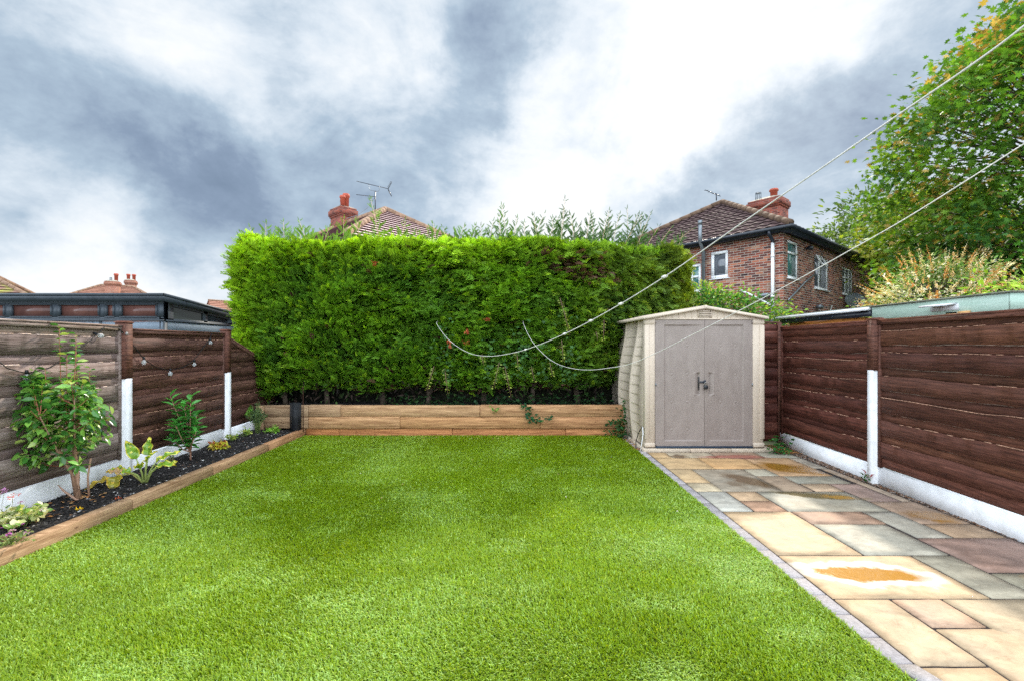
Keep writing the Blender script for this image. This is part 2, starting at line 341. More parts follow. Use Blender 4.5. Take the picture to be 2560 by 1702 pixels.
M['anthracite'] = mat('anthracite trim', (0.040, 0.050, 0.062), (0.058, 0.070, 0.085), scale=6, rough=0.45, bump=0.1, bscale=60)
M['slate_board'] = mat('grey composite cladding', (0.15, 0.19, 0.24), (0.21, 0.255, 0.31), scale=6, stretch=(1, 12, 1), rough=0.6, bump=0.3, bscale=20)
M['room_glass'] = mat('garden room glass', (0.10, 0.045, 0.038), (0.17, 0.075, 0.060), scale=2.5, rough=0.22, spec=0.3); M['side_glass'] = mat('side glass', (0.02, 0.028, 0.026), rough=0.06, spec=0.25)  # room pane: red of reflected brick painted into the glass colour
M['mint'] = mat('mint green paint', (0.42, 0.58, 0.48), (0.52, 0.66, 0.57), scale=5, stretch=(1, 8, 1), rough=0.6, bump=0.15, bscale=20)
M['felt'] = mat('roof felt', (0.12, 0.13, 0.09), (0.22, 0.22, 0.17), scale=20, rough=0.95)
M['white'] = mat('white trim', (0.75, 0.75, 0.78), (0.82, 0.82, 0.84), scale=5, rough=0.5)
M['orange_wood'] = mat('orange timber', (0.42, 0.15, 0.03), (0.55, 0.22, 0.05), scale=5, stretch=(1, 8, 1), rough=0.6)
M['rope'] = mat('washing line cord', (0.56, 0.53, 0.50), (0.72, 0.68, 0.64), scale=90, rough=0.6)
M['cable'] = mat('black cable', (0.01, 0.01, 0.012), rough=0.5)
M['steel'] = mat('grey metal', (0.16, 0.18, 0.20), (0.24, 0.26, 0.28), scale=8, rough=0.4, metal=0.6)
M['brass'] = mat('shackle', (0.35, 0.33, 0.30), rough=0.3, metal=0.9)
M['dead'] = mat('dead leaves', (0.9, 0.9, 0.9), (1.1, 1.1, 1.1), scale=6, rough=0.8, coord='obj')
gm = bpy.data.materials.new('bulb glass'); gm.use_nodes = True
gb = gm.node_tree.nodes['Principled BSDF']; gb.inputs['Base Color'].default_value = (0.85, 0.88, 0.9, 1); gb.inputs['Roughness'].default_value = 0.05
gb.inputs['Transmission Weight'].default_value = 0.75; gb.inputs['IOR'].default_value = 1.3; M['bulb'] = gm

def stone_mat():
    """riven sandstone: slab colour from the tint attribute, veins, and water stains and a painted sky reflection at fixed places on the patio"""
    m = bpy.data.materials.new('sandstone paving'); m.use_nodes = True; nt = m.node_tree; N = nt.nodes.new; L = nt.links.new
    b = nt.nodes['Principled BSDF']; b.inputs['Specular IOR Level'].default_value = 0.28
    tc = N('ShaderNodeTexCoord'); at = N('ShaderNodeAttribute'); at.attribute_name = 'tint'
    def noise(s, det=6, st=(1, 1, 1), dist=0.0):
        mp = N('ShaderNodeMapping'); mp.inputs['Scale'].default_value = st; L(tc.outputs['Object'], mp.inputs['Vector'])
        n = N('ShaderNodeTexNoise'); n.inputs['Scale'].default_value = s; n.inputs['Detail'].default_value = det; n.inputs['Distortion'].default_value = dist; L(mp.outputs[0], n.inputs['Vector']); return n
    def mix(f, a, bb, bt='MIX'):
        x = N('ShaderNodeMix'); x.data_type = 'RGBA'; x.blend_type = bt
        for s_, v in (('Factor', f), ('A', a), ('B', bb)):
            if isinstance(v, (int, float)): x.inputs[s_].default_value = v
            elif isinstance(v, tuple): x.inputs[s_].default_value = (*v, 1)
            else: L(v, x.inputs[s_])
        return x.outputs['Result']
    def rng(v, a, b_, c, d):
        r = N('ShaderNodeMapRange'); r.inputs['From Min'].default_value = a; r.inputs['From Max'].default_value = b_; r.inputs['To Min'].default_value = c; r.inputs['To Max'].default_value = d
        L(v, r.inputs['Value']); return r.outputs[0]
    n1 = noise(2.2, 8, (1, 1.6, 1), 1.5); n2 = noise(60, 4)
    c = mix(1.0, at.outputs['Color'], rngc(N, L, n1.outputs['Fac'], .72, 1.24), 'MULTIPLY')
    n4 = noise(9.0, 9, (1, 1.4, 1), .8); c = mix(1.0, c, rngc(N, L, n4.outputs['Fac'], .84, 1.12), 'MULTIPLY')
    warm = noise(1.1, 4, dist=0.5)
    c = mix(rng(warm.outputs['Fac'], 0.45, 0.75, 0, 0.35), c, mix(1.0, c, (1.15, 0.88, 0.62), 'MULTIPLY'))
    vein = noise(1.4, 5, (1, 3.0, 1), 4.0)
    vr = N('ShaderNodeValToRGB'); e = vr.color_ramp.elements; e[0].position = 0.488; e[0].color = (0, 0, 0, 1); e[1].position = 0.512; e[1].color = (0, 0, 0, 1)
    x = e.new(0.5); x.color = (0.35, 0.35, 0.35, 1); L(vein.outputs['Fac'], vr.inputs['Fac'])
    c = mix(vr.outputs['Color'], c, mix(1.0, c, (0.55, 0.42, 0.32), 'MULTIPLY'))
    # stains and painted sky reflection: cx, cy, rx, ry, angle, colour, strength, rough
    wob = noise(7.0, 9); sp = N('ShaderNodeVectorMath'); sp.operation = 'SUBTRACT'; L(wob.outputs['Color'], sp.inputs[0]); sp.inputs[1].default_value = (0.5, 0.5, 0.5)
    ss = N('ShaderNodeVectorMath'); ss.operation = 'SCALE'; L(sp.outputs[0], ss.inputs[0]); ss.inputs['Scale'].default_value = 0.20
    pp = N('ShaderNodeVectorMath'); pp.operation = 'ADD'; L(tc.outputs['Object'], pp.inputs[0]); L(ss.outputs[0], pp.inputs[1])
    rough = rng(n1.outputs['Fac'], 0.3, 0.7, 0.60, 0.78)
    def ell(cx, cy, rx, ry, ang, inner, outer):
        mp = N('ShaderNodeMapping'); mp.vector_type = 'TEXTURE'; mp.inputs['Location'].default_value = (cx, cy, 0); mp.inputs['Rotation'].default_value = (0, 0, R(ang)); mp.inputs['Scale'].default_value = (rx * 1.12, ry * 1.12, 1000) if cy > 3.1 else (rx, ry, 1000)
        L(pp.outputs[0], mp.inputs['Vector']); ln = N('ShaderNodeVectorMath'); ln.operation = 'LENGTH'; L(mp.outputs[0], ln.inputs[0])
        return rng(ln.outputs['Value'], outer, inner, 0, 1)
    for (cx, cy, rx, ry, ang, colr, st, rg) in STAINS_AND_GLARE:
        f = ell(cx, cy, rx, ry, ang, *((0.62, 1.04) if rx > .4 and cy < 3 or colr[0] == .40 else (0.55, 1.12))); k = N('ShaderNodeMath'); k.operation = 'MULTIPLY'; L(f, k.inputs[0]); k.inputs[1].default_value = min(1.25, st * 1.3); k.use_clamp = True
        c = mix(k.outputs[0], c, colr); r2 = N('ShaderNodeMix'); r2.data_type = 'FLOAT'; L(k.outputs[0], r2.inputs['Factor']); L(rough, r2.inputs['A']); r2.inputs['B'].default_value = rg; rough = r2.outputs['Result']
    grain = rngc(N, L, n2.outputs['Fac'], 0.93, 1.06); c = mix(1.0, c, grain, 'MULTIPLY')
    L(c, b.inputs['Base Color']); L(rough, b.inputs['Roughness'])
    bn = noise(16, 8, (1, 1.3, 1), 1.0); bp = N('ShaderNodeBump'); bp.inputs['Strength'].default_value = 0.22; bp.inputs['Distance'].default_value = 0.012; L(bn.outputs['Fac'], bp.inputs['Height']); L(bp.outputs[0], b.inputs['Normal'])
    return m
def rngc(N, L, v, lo=0.80, hi=1.16):
    r = N('ShaderNodeMapRange'); r.inputs['From Min'].default_value = 0.3; r.inputs['From Max'].default_value = 0.7; r.inputs['To Min'].default_value = lo; r.inputs['To Max'].default_value = hi
    L(v, r.inputs['Value']); cb = N('ShaderNodeCombineXYZ')
    for i in range(3): L(r.outputs[0], cb.inputs[i])
    return cb.outputs[0]
_o = (0.27, 0.125, 0.02); _b = (0.13, 0.08, 0.042)
STAINS_AND_GLARE = [(2.32, 2.985, 0.47, 0.170, -8, (0.84, 0.82, 0.79), 1.0, 0.30), (2.31, 2.985, 0.42, 0.118, -8, (0.40, 0.19, 0.032), 1.0, 0.20),  # first ring: white sky reflection painted round the puddle
          (3.33, 5.60, 0.30, 0.20, -25, _o, 0.9, 0.15), (3.50, 5.42, 0.24, 0.12, -10, (0.33, 0.17, 0.05), 0.9, 0.10),
          (2.62, 5.05, 0.14, 0.32, 25, _b, 0.85, 0.25), (2.42, 4.92, 0.10, 0.12, 25, _b, 0.5, 0.35),
          (3.05, 4.55, 0.42, 0.10, -14, (0.17, 0.13, 0.06), 0.9, 0.2), (3.25, 4.50, 0.16, 0.05, -14, (0.36, 0.20, 0.04), 0.9, 0.15),
          (3.68, 3.98, 0.20, 0.12, -20, _o, 0.75, 0.15), (2.27, 6.17, 0.12, 0.09, 0, _b, 0.8, 0.2), (2.98, 6.13, 0.42, 0.10, 0, (0.27, 0.10, 0.07), 0.9, 0.3),
          (3.45, 2.92, 0.14, 0.06, 0, (0.5, 0.34, 0.15), 0.7, 0.3), (2.86, 2.10, 0.16, 0.13, 0, (0.52, 0.42, 0.32), 0.6, 0.3)]
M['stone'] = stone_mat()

# ------------------------------------------------------------------ the ground, lawn, patio
mb = MB(); g = np.array([-600, -80, -30, -12, -4.6, 4.2, 12, 30, 80, 600]); h = np.array([-400, -30, -4, 0, 9, 14, 40, 120, 900])
V = [(x, y, -0.06) for y in h for x in g]; nx = len(g)
mb.add(V, [(j * nx + i, j * nx + i + 1, (j + 1) * nx + i + 1, (j + 1) * nx + i) for j in range(len(h) - 1) for i in range(nx - 1)])
tag(mb.build('ground', M['earth']), kind='structure')

LX0, LX1, LY0, LY1 = -3.45, 1.79, 1.2, 7.56
mb = MB(); mb.box(LX0, LX1, LY0, LY1, -0.05, 0.0); tag(mb.build('lawn_base', M['grass_base']), kind='structure')

def patches(x, y):
    p = fbm(x * 1.1 + 3, y * 0.9 + 9, 0.3, 4); q = fbm(x * 2.6 + 40, y * 3.8 + 5, 1.7, 3)
    return np.clip((p - 0.47) * 5, 0, 1) * 0.55 + np.clip((q - 0.58) * 7, 0, 1) * 0.75
def grass():
    n = 560000
    y = LY0 + 0.65 + (LY1 - LY0 - 0.65) * RS.rand(n) ** 1.25; x = LX0 + (LX1 - LX0) * RS.rand(n)
    far = np.clip((y - 2.0) / 5.5, 0, 1)
    wd = (0.0022 + 0.0030 * far) * (0.7 + 0.6 * RS.rand(n)); ln = 0.026 * (0.65 + 0.7 * RS.rand(n))
    pt = patches(x, y)
    a = RS.rand(n) * 2 * np.pi; lean = 0.35 + 0.6 * RS.rand(n) + 0.5 * pt
    flow = fbm(x * 0.7 + 11, y * 0.7, 5.0, 2) * 7
    dx, dy = np.cos(a) * 0.8 + np.cos(flow) * 0.5, np.sin(a) * 0.8 + np.sin(flow) * 0.5 - 0.25
    nn = np.sqrt(dx * dx + dy * dy) + 1e-6; dx /= nn; dy /= nn
    s = np.sin(np.minimum(lean, 1.35)); c = np.cos(np.minimum(lean, 1.35))
    wx, wy = -dy, dx
    tw = (RS.rand(n) - 0.5) * 1.6; wz = np.sin(tw) * 0.5
    P = np.stack([x, y, np.zeros(n)], 1); D1 = np.stack([dx * s * 0.45, dy * s * 0.45, 0.60 * np.ones(n)], 1) * ln[:, None]; D2 = np.stack([dx * s, dy * s, 0.25 + 0.75 * c], 1) * ln[:, None]
    Wv = np.stack([wx, wy, wz], 1) * wd[:, None]
    v = np.stack([P - Wv, P + Wv, P + D1 + Wv * 0.9, P + D1 - Wv * 0.9, P + D2], 1)
    base = (np.arange(n) * 5)[:, None]
    r = RS.rand(n)
    col = np.stack([0.80 + 0.4 * r, 0.80 + 0.34 * r, 0.6 + 0.8 * r], 1)
    tone = 0.80 + 0.22 * fbm(x * 1.2 + 2, y * .8 + 6, 9.1, 3) + 0.24 * fbm(x * 7, y * 9, 2.1, 2); col *= tone[:, None]
    pale = (RS.rand(n) < 0.10 + 0.45 * np.clip(pt, 0, 1)); col[pale] = np.array([1.75, 1.6, 11.0]) * (0.75 + 0.4 * RS.rand(pale.sum(), 1))  # pale strands, more of them where sheen of flattened pile is painted in
    yel = RS.rand(n) < 0.12; col[yel] *= (1.35, 1.12, 0.7)
    mb = MB(); mb.bulk(v.reshape(-1, 3), base + np.array([[0, 1, 2, 3]]), col)
    mb.loops.append((base + np.array([[3, 2, 4]])).ravel()); mb.sizes.append(np.full(n, 3)); mb.t.append(col)
    tag(mb.build('lawn_grass', M['grass']), 'bright green artificial lawn grass between the bed and the patio', 'grass', kind='stuff')
grass()

# patio slabs: x0, x1, y0, y1, colour
cream, sand, grey, white_, pink, tan_, rose, buff = (0.74, 0.58, 0.38), (0.66, 0.50, 0.29), (0.42, 0.43, 0.37), (0.62, 0.66, 0.63), (0.62, 0.42, 0.30), (0.52, 0.40, 0.30), (0.43, 0.31, 0.27), (0.66, 0.60, 0.44)
XA, XZ = 1.90, 3.87
SL = [(XA, 2.15, 6.11, 6.41, sand), (2.15, 2.77, 6.11, 6.41, (0.5, 0.46, 0.36)), (2.77, 3.40, 6.11, 6.41, (0.48, 0.36, 0.27)), (3.40, 3.87, 6.11, 6.41, grey),
      (XA, 2.48, 5.55, 6.10, sand), (2.48, 3.09, 5.55, 6.10, (0.64, 0.43, 0.22)), (3.09, 3.70, 5.245, 6.10, (0.58, 0.40, 0.24)), (3.70, XZ, 5.58, 6.10, (0.46, 0.43, 0.37)),
      (XA, 2.18, 4.99, 5.54, (0.66, 0.52, 0.32)), (XA, 2.18, 4.69, 4.98, buff), (2.18, 2.805, 4.69, 5.54, (0.45, 0.42, 0.35)), (2.805, 3.085, 5.25, 5.54, (0.56, 0.56, 0.47)),
      (2.805, 3.11, 4.69, 5.24, (0.50, 0.40, 0.30)), (3.11, 3.70, 4.96, 5.235, grey), (3.13, 3.43, 4.69, 4.95, (0.58, 0.46, 0.33)), (3.44, 3.755, 4.39, 4.95, (0.44, 0.34, 0.31)), (3.765, XZ, 4.39, 5.57, (0.48, 0.40, 0.32)),
      (XA, 2.19, 4.125, 4.68, white_), (2.20, 2.50, 4.41, 4.68, (0.64, 0.49, 0.33)), (2.20, 2.50, 4.125, 4.40, pink), (2.51, 3.43, 4.125, 4.68, (0.46, 0.47, 0.41)),
      (3.44, XZ, 3.835, 4.38, (0.47, 0.36, 0.28)), (XA, 2.515, 3.26, 4.115, cream), (2.525, 3.155, 3.83, 4.115, (0.54, 0.39, 0.30)), (2.525, 3.13, 3.26, 3.82, (0.50, 0.50, 0.43)),
      (3.165, 3.45, 3.555, 4.115, (0.48, 0.50, 0.46)), (3.46, XZ, 3.555, 3.825, (0.50, 0.38, 0.27)), (3.15, XZ, 3.01, 3.545, rose),
      (XA, 2.84, 2.70, 3.25, (0.72, 0.56, 0.36)), (2.85, 3.14, 2.70, 3.25, (0.52, 0.50, 0.40)), (3.15, XZ, 2.70, 3.00, (0.42, 0.42, 0.34)),
      (XA, 2.225, 2.13, 2.69, (0.72, 0.58, 0.40)), (2.235, 2.53, 2.42, 2.69, (0.68, 0.50, 0.37)), (2.235, 2.84, 1.85, 2.41, (0.70, 0.57, 0.40)), (2.54, 3.14, 2.12, 2.69, (0.66, 0.56, 0.40)),
      (3.15, XZ, 2.12, 2.69, tan_), (XA, 2.225, 1.3, 2.12, cream), (2.235, 2.84, 1.3, 1.84, sand), (2.85, XZ, 1.3, 2.11, grey)]
mb = MB()
for (x0, x1, y0, y1, c) in SL:
    z = RS.uniform(-0.0015, 0.0015); k = RS.uniform(0.93, 1.07); g_ = 0.005; nx_ = max(3, int((x1 - x0) / 0.07)); ny_ = max(3, int((y1 - y0) / 0.07))
    # top sheet with slightly uneven hand-cut edges
    ex0 = RS.uniform(-1, 1, ny_ + 1) * 0.0022; ex1 = RS.uniform(-1, 1, ny_ + 1) * 0.0022; ey0 = RS.uniform(-1, 1, nx_ + 1) * 0.0022; ey1 = RS.uniform(-1, 1, nx_ + 1) * 0.0022
    v = []
    for j in range(ny_ + 1):
        for i in range(nx_ + 1):
            fx, fy = i / nx_, j / ny_; X = x0 + g_ + ex0[j] + fx * (x1 - x0 - 2 * g_ + ex1[j] - ex0[j]); Y = y0 + g_ + ey0[i] + fy * (y1 - y0 - 2 * g_ + ey1[i] - ey0[i])
            v.append((X, Y, 0.008 + z - (0.004 if (i in (0, nx_) or j in (0, ny_)) else 0)))
    f = [(j * (nx_ + 1) + i, j * (nx_ + 1) + i + 1, (j + 1) * (nx_ + 1) + i + 1, (j + 1) * (nx_ + 1) + i) for j in range(ny_) for i in range(nx_)]
    ring = [i for i in range(nx_ + 1)] + [j * (nx_ + 1) + nx_ for j in range(1, ny_ + 1)] + [ny_ * (nx_ + 1) + i for i in range(nx_ - 1, -1, -1)] + [j * (nx_ + 1) for j in range(ny_ - 1, 0, -1)]
    b0 = len(v); v += [(v[r][0], v[r][1], -0.03) for r in ring]; n = len(ring)
    f += [(b0 + i, b0 + (i + 1) % n, ring[(i + 1) % n], ring[i]) for i in range(n)]
    mb.add(v, f, tuple(q * k * .66 * t_ for q, t_ in zip(c, (1.06, .96, .88))))
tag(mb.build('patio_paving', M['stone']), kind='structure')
mb = MB(); mb.box(1.79, 3.98, 1.2, 6.85, -0.055, -0.002); tag(mb.build('patio_bedding', M['joint']), kind='structure')
mb = MB(); y = 2.14; i = 0
while y < 7.5:
    k = RS.uniform(0.85, 1.12); mb.cbox(1.794 + RS.uniform(-.002, .002), 1.893, y + 0.003, y + 0.197, -0.05, 0.006 + RS.uniform(-.001, .001), 0.006, (k, k * 0.99, k)); y += 0.2
mb.obox((1.794, 2.137, -0.05), (0.099, 0, 0), (0.045, -0.16, 0), (0, 0, 0.056), (1, 1, 1)); mb.obox((1.845, 1.97, -0.05), (0.095, -0.012, 0), (0.02, -0.2, 0), (0, 0, 0.055), (.9, .9, .92))
mb.obox((1.866, 1.765, -0.05), (0.099, 0, 0), (0.0, -0.2, 0), (0, 0, 0.056), (1, 1, 1)); mb.obox((1.868, 1.56, -0.05), (0.099, 0, 0), (0.0, -0.2, 0), (0, 0, 0.056), (1, 1, 1))
tag(mb.build('kerb', M['sett']), kind='structure')

def scatter_bits(mb, n, area, z, size, cols, flat=0.6, cl=None):
    """little irregular lumps or flakes lying on the ground"""
    x = area[0] + (area[1] - area[0]) * RS.rand(n); y = area[2] + (area[3] - area[2]) * RS.rand(n)
    if cl is not None:
        keep = cl(x, y) > RS.rand(n); x, y = x[keep], y[keep]; n = len(x)
    s = size * (0.4 + 0.9 * RS.rand(n)) ; a = RS.rand(n) * 6.28
    T = np.array([(-1, -.45, 0), (.1, -.62, .25), (1, .1, 0.05), (.2, .55, .3), (-.8, .42, .1)])
    T = T[None] + (RS.rand(n, 5, 3) - .5) * 0.5; T[:, :, 2] *= flat
    X = T[:, :, 0] * np.cos(a)[:, None] - T[:, :, 1] * np.sin(a)[:, None]; Y = T[:, :, 0] * np.sin(a)[:, None] + T[:, :, 1] * np.cos(a)[:, None]
    zz = z(x, y) if callable(z) else z
    v = np.stack([X * s[:, None] + x[:, None], Y * s[:, None] + y[:, None], T[:, :, 2] * s[:, None] + np.broadcast_to(zz, (n,))[:, None] + 0.004], 2)
    c = np.array(cols)[RS.randint(len(cols), size=n)] * (0.7 + 0.6 * RS.rand(n, 1))
    mb.bulk(v.reshape(-1, 3), (np.arange(n) * 5)[:, None] + np.arange(5)[None], c)
mb = MB(); mb.box(3.873, 4.10, 1.3, 6.9, -0.05, 0.001)
tag(mb.build('gravel_strip', M['joint']), kind='structure')
mb = MB(); scatter_bits(mb, 5200, (3.875, 4.02, 2.2, 6.85), 0.002, 0.011, [(.16, .085, .05), (.25, .17, .12), (.09, .05, .035), (.34, .28, .24), (.2, .09, .04)], 1.2)
scatter_bits(mb, 500, (3.70, 4.02, 6.3, 6.85), 0.006, 0.022, [(.24, .10, .035), (.35, .16, .05), (.12, .06, .03)], 0.8)
tag(mb.build('gravel', M['chips']), 'brown gravel and leaf litter along the right fence foot', 'gravel', kind='stuff')

# ------------------------------------------------------------------ left bed: soil, edging
def soil_z(x, y): return 0.075 + 0.035 * fbm(np.asarray(x) * 4, np.asarray(y) * 4, 2.2, 3) + 0.02 * fbm(np.asarray(x) * 15, np.asarray(y) * 15, 4.0, 2)
mb = MB(); nxs, nys = 26, 150; xs = np.linspace(-4.36, -3.52, nxs); ys = np.linspace(2.2, 7.62, nys)
XX, YY = np.meshgrid(xs, ys); ZZ = soil_z(XX, YY); idx = np.arange(nxs * nys).reshape(nys, nxs)
mb.bulk(np.stack([XX, YY, ZZ], 2), np.stack([idx[:-1, :-1], idx[:-1, 1:], idx[1:, 1:], idx[1:, :-1]], 2).reshape(-1, 4), np.ones(((nxs - 1) * (nys - 1), 3)))
tag(mb.build('soil', M['soil'], smooth=True), kind='structure')
mb = MB(); scatter_bits(mb, 9000, (-4.18, -3.54, 2.4, 7.55), soil_z, 0.011, [(.012, .010, .010), (.03, .026, .026), (.02, .017, .016), (.05, .045, .045)], 1.3)
scatter_bits(mb, 620, (-4.18, -3.54, 2.4, 7.55), lambda x, y: soil_z(x, y) + .003, 0.012, [(.45, .42, .42), (.28, .24, .22), (.20, .11, .06), (.6, .58, .56)], 0.7)
scatter_bits(mb, 90, (-4.15, -3.7, 3.2, 4.3), lambda x, y: soil_z(x, y) + .006, 0.022, [(.35, .15, .05), (.42, .24, .10)], 0.9)
tag(mb.build('bark_mulch', M['chips']), 'dark mulch with pale chips covering the left flower bed', 'mulch', kind='stuff')

def wood_block(name, parent, x0, x1, y0, y1, z0, z1, m, tint=(1, 1, 1), c=0.008):
    b = MB(); b.cbox(x0, x1, y0, y1, z0, z1, c, tint); return b.build(name, m, parent)
ed = thing('bed_edging', 'low weathered timber sleeper edging between the left flower bed and the lawn', 'edging', (-3.5, 5, 0))
ey = [1.5, 4.14, 5.25, 6.45, 7.60]
for i in range(len(ey) - 1):
    wood_block('sleeper', ed, -3.545 + 0.004 * (i % 2), -3.445 + 0.003 * (i % 3), ey[i] + 0.003, ey[i + 1] - 0.003, -0.04, 0.112 + 0.003 * (i % 2), M['sleeper'], [(.98, .92, .84), (.86, .80, .70), (.92, .82, .70), (.98, .78, .62)][i])

# ------------------------------------------------------------------ retaining wall of sleepers
rw = thing('sleeper_retaining_wall', 'low wall of long new timber sleepers below the conifer hedge', 'retaining wall', (-1.2, 7.6, 0))
def course(z0, z1, y0, joints, tints, dz=0.0):
    for i in range(len(joints) - 1):
        off = (i % 2) * 0.007
        wood_block('sleeper', rw, joints[i] + 0.0025, joints[i + 1] - 0.0025, y0 - off, y0 + 0.10, z0, z1 + (i % 2) * 0.006 * dz, M['sleeper'], tints[i % len(tints)], 0.007)
course(0.315, 0.505, 7.60, [-4.14, -3.03, -2.50, -2.30 + -0.56, -0.535, 2.0][:1] + [-3.40, -2.86, -0.535, 1.98], [(.80, .78, .74), (.92, .86, .78), (1.05, .92, .76), (1.02, .84, .66)], 1)
course(0.122, 0.312, 7.60, [-4.14, -3.40, -1.87, 0.47, 1.98], [(.78, .74, .68), (1.08, .90, .70), (1.05, .82, .58), (1.05, .80, .60)], 1)
course(-0.04, 0.118, 7.63, [-3.46, -2.9, -1.0, 0.9, 1.98], [(1.15, .72, .42), (1.1, .70, .44), (1.12, .72, .46), (1.15, .76, .50)])
wood_block('corner_post', rw, -4.26, -4.145, 7.57, 7.69, 0.0, 0.50, M['sleeper'], (.95, .9, .82))
mb = MB(); mb.box(-4.7, 3.5, 7.705, 10.2, -0.05, 0.46); tag(mb.build('raised_soil', M['soil']), kind='structure')

# ------------------------------------------------------------------ fences
def fence_frame(a, b):
    a, b = np.array([*a, 0.0]), np.array([*b, 0.0]); d = (b - a); L = np.linalg.norm(d); return a, d / L, L
def lap_panel(parent, a, b, n, z0, z1, m, cap=True, seed=0, slope=None, tint=(1, 1, 1), courses=None, pale=0.5, batten=True):
    """overlapping waney boards between plan points a and b; n = unit normal towards the garden"""
    rs = np.random.RandomState(seed); a, d, L = fence_frame(a, b); n = np.array([*n, 0.0])
    H = z1 - z0; k = courses or int(round(H / 0.107)); hh = H / k; pale_t = (3.4, 5.0, 5.2) if m is M['brown_wood'] else (2.6, 2.6, 2.5); mb = MB(); seg = max(6, int(L / 0.05))
    u = np.linspace(0.035, L - 0.035, seg + 1)
    def top(uu): return z1 if slope is None else slope[0] + (slope[1] - slope[0]) * uu / L
    for i in range(k):
        front = (i % 2 == 1); off = 0.020 if front else 0.004
        zb, zt = z0 + i * hh, z0 + (i + 1) * hh + (0.004 if front else 0.0)
        if front: zb -= 0.018; zt += 0.012
        wb = (fbm(u * 3.1 + rs.rand() * 50, i + seed, 0.5, 3) - .5) * (0.034 if front else 0.01); wt = (fbm(u * 2.3 + rs.rand() * 50, i + 9 + seed, 2.5, 3) - .5) * (0.036 if front else 0.01)
        c = rs.uniform(0.72, 1.25); tn = np.array(tint) * c * np.array([1, rs.uniform(.94, 1.04), rs.uniform(.92, 1.06)])
        rowp = pale * rs.choice([1.6, 1.0, .4])
        v = []
        for j in range(seg + 1):
            tz = min(zt + wt[j], top(u[j]) - 0.01); bz = min(zb + wb[j], tz - 0.001)
            p = a + d * u[j]; th = 0.013
            v += [p + n * (off + th) + (0, 0, bz), p + n * (off + th * 0.75) + (0, 0, tz), p + n * off + (0, 0, tz), p + n * off + (0, 0, bz)]
            v[-4][2] += 0
        f, fe = [], []
        for j in range(seg):
            q = j * 4
            f += [(q, q + 4, q + 5, q + 1), (q + 3, q, q + 4, q + 7)[::-1]]; (fe if (front and rs.rand() < rowp + 0.35 * math.sin(j * 0.13 + i * 2)) else f).append((q + 1, q + 5, q + 6, q + 2))
        mb.add(v, f, tuple(tn))
        if fe:
            V = np.array(v); ss = MB()
            # bare waney edge, a few mm thick, sitting on the board's top edge
            for (q1, q5, q6, q2) in fe:
                up = np.array([0, 0, 0.0055]); w_ = n * 0.004
                P = [V[q1] + w_, V[q5] + w_, V[q6], V[q2]]; mb.add([*P, *[p + up for p in P]], [(4, 5, 6, 7), (0, 1, 5, 4), (3, 0, 4, 7), (1, 2, 6, 5)], pale_t)
    o = mb.build('panel', m, parent)
    bt = MB()                      # frame battens
    for uu in (0.0, L - 0.035):
        if batten: bt.obox(a + d * uu + n * 0.002 + (0, 0, z0 - 0.01), d * 0.035, n * 0.036, (0, 0, top(uu) - z0 - 0.02), tuple(np.array(tint) * .9))
    if cap:
        t0, t1 = top(0), top(L)
        p = a - n * 0.03 + (0, 0, t0 - 0.042); bt.obox(p, d * L + (0, 0, t1 - t0), n * 0.074, (0, 0, 0.040), tuple(np.array(tint) * 1.1))
        p = a - n * 0.04 + (0, 0, t0 - 0.002); bt.obox(p, d * L + (0, 0, t1 - t0), n * 0.092, (0, 0, 0.016), tuple(np.array(tint) * 1.5))
    bt.build('frame', m, o)
    return o
def fence_post(parent, c, d, n, ztop, zconc, w=0.105, m=None):
    d, n = np.array([*d, 0.0]), np.array([*n, 0.0]); c = np.array([*c, 0.0])
    b = MB(); p = c - d * w / 2 - n * 0.05; b.obox(p + (0, 0, zconc), d * w, n * w, (0, 0, ztop - zconc - 0.02))
    b.obox(p - d * 0.008 - n * 0.008 + (0, 0, ztop - 0.02), d * (w + 0.016), n * (w + 0.016), (0, 0, 0.012), (1.5, 1.4, 1.3)); b.obox(p + d * 0.004 + n * 0.004 + (0, 0, ztop - 0.008), d * (w - 0.008), n * (w - 0.008), (0, 0, 0.01), (1.2, 1.2, 1.2))
    o = b.build('post', m or M['brown_wood'], parent)
    b = MB(); w2 = w + 0.004; p = c - d * w2 / 2 - n * 0.05
    V = [p, p + d * w2, p + d * (w2 - 0.012) + n * w2, p + d * 0.012 + n * w2]
    b.add([*[v + (0, 0, -0.05) for v in V], *[v + (0, 0, zconc) for v in V]], [(0, 1, 5, 4), (1, 2, 6, 5), (2, 3, 7, 6), (3, 0, 4, 7), (4, 5, 6, 7)] if np.dot(np.cross(d, n), (0, 0, 1)) > 0 else [(0, 4, 5, 1), (1, 5, 6, 2), (2, 6, 7, 3), (3, 7, 4, 0), (4, 7, 6, 5)])
    b.build('concrete_post', M['concrete'], parent)
def gravel_board(parent, a, b_, n, ztop):
    a, d, L = fence_frame(a, b_); n = np.array([*n, 0.0]); b = MB()
    b.obox(a - n * 0.02 + (0, 0, -0.06), d * L, n * 0.05, (0, 0, ztop + 0.06)); b.build('gravel_board', M['concrete'], parent)

def on_line(p, q, y): t = (y - p[1]) / (q[1] - p[1]); return (p[0] + t * (q[0] - p[0]), y)
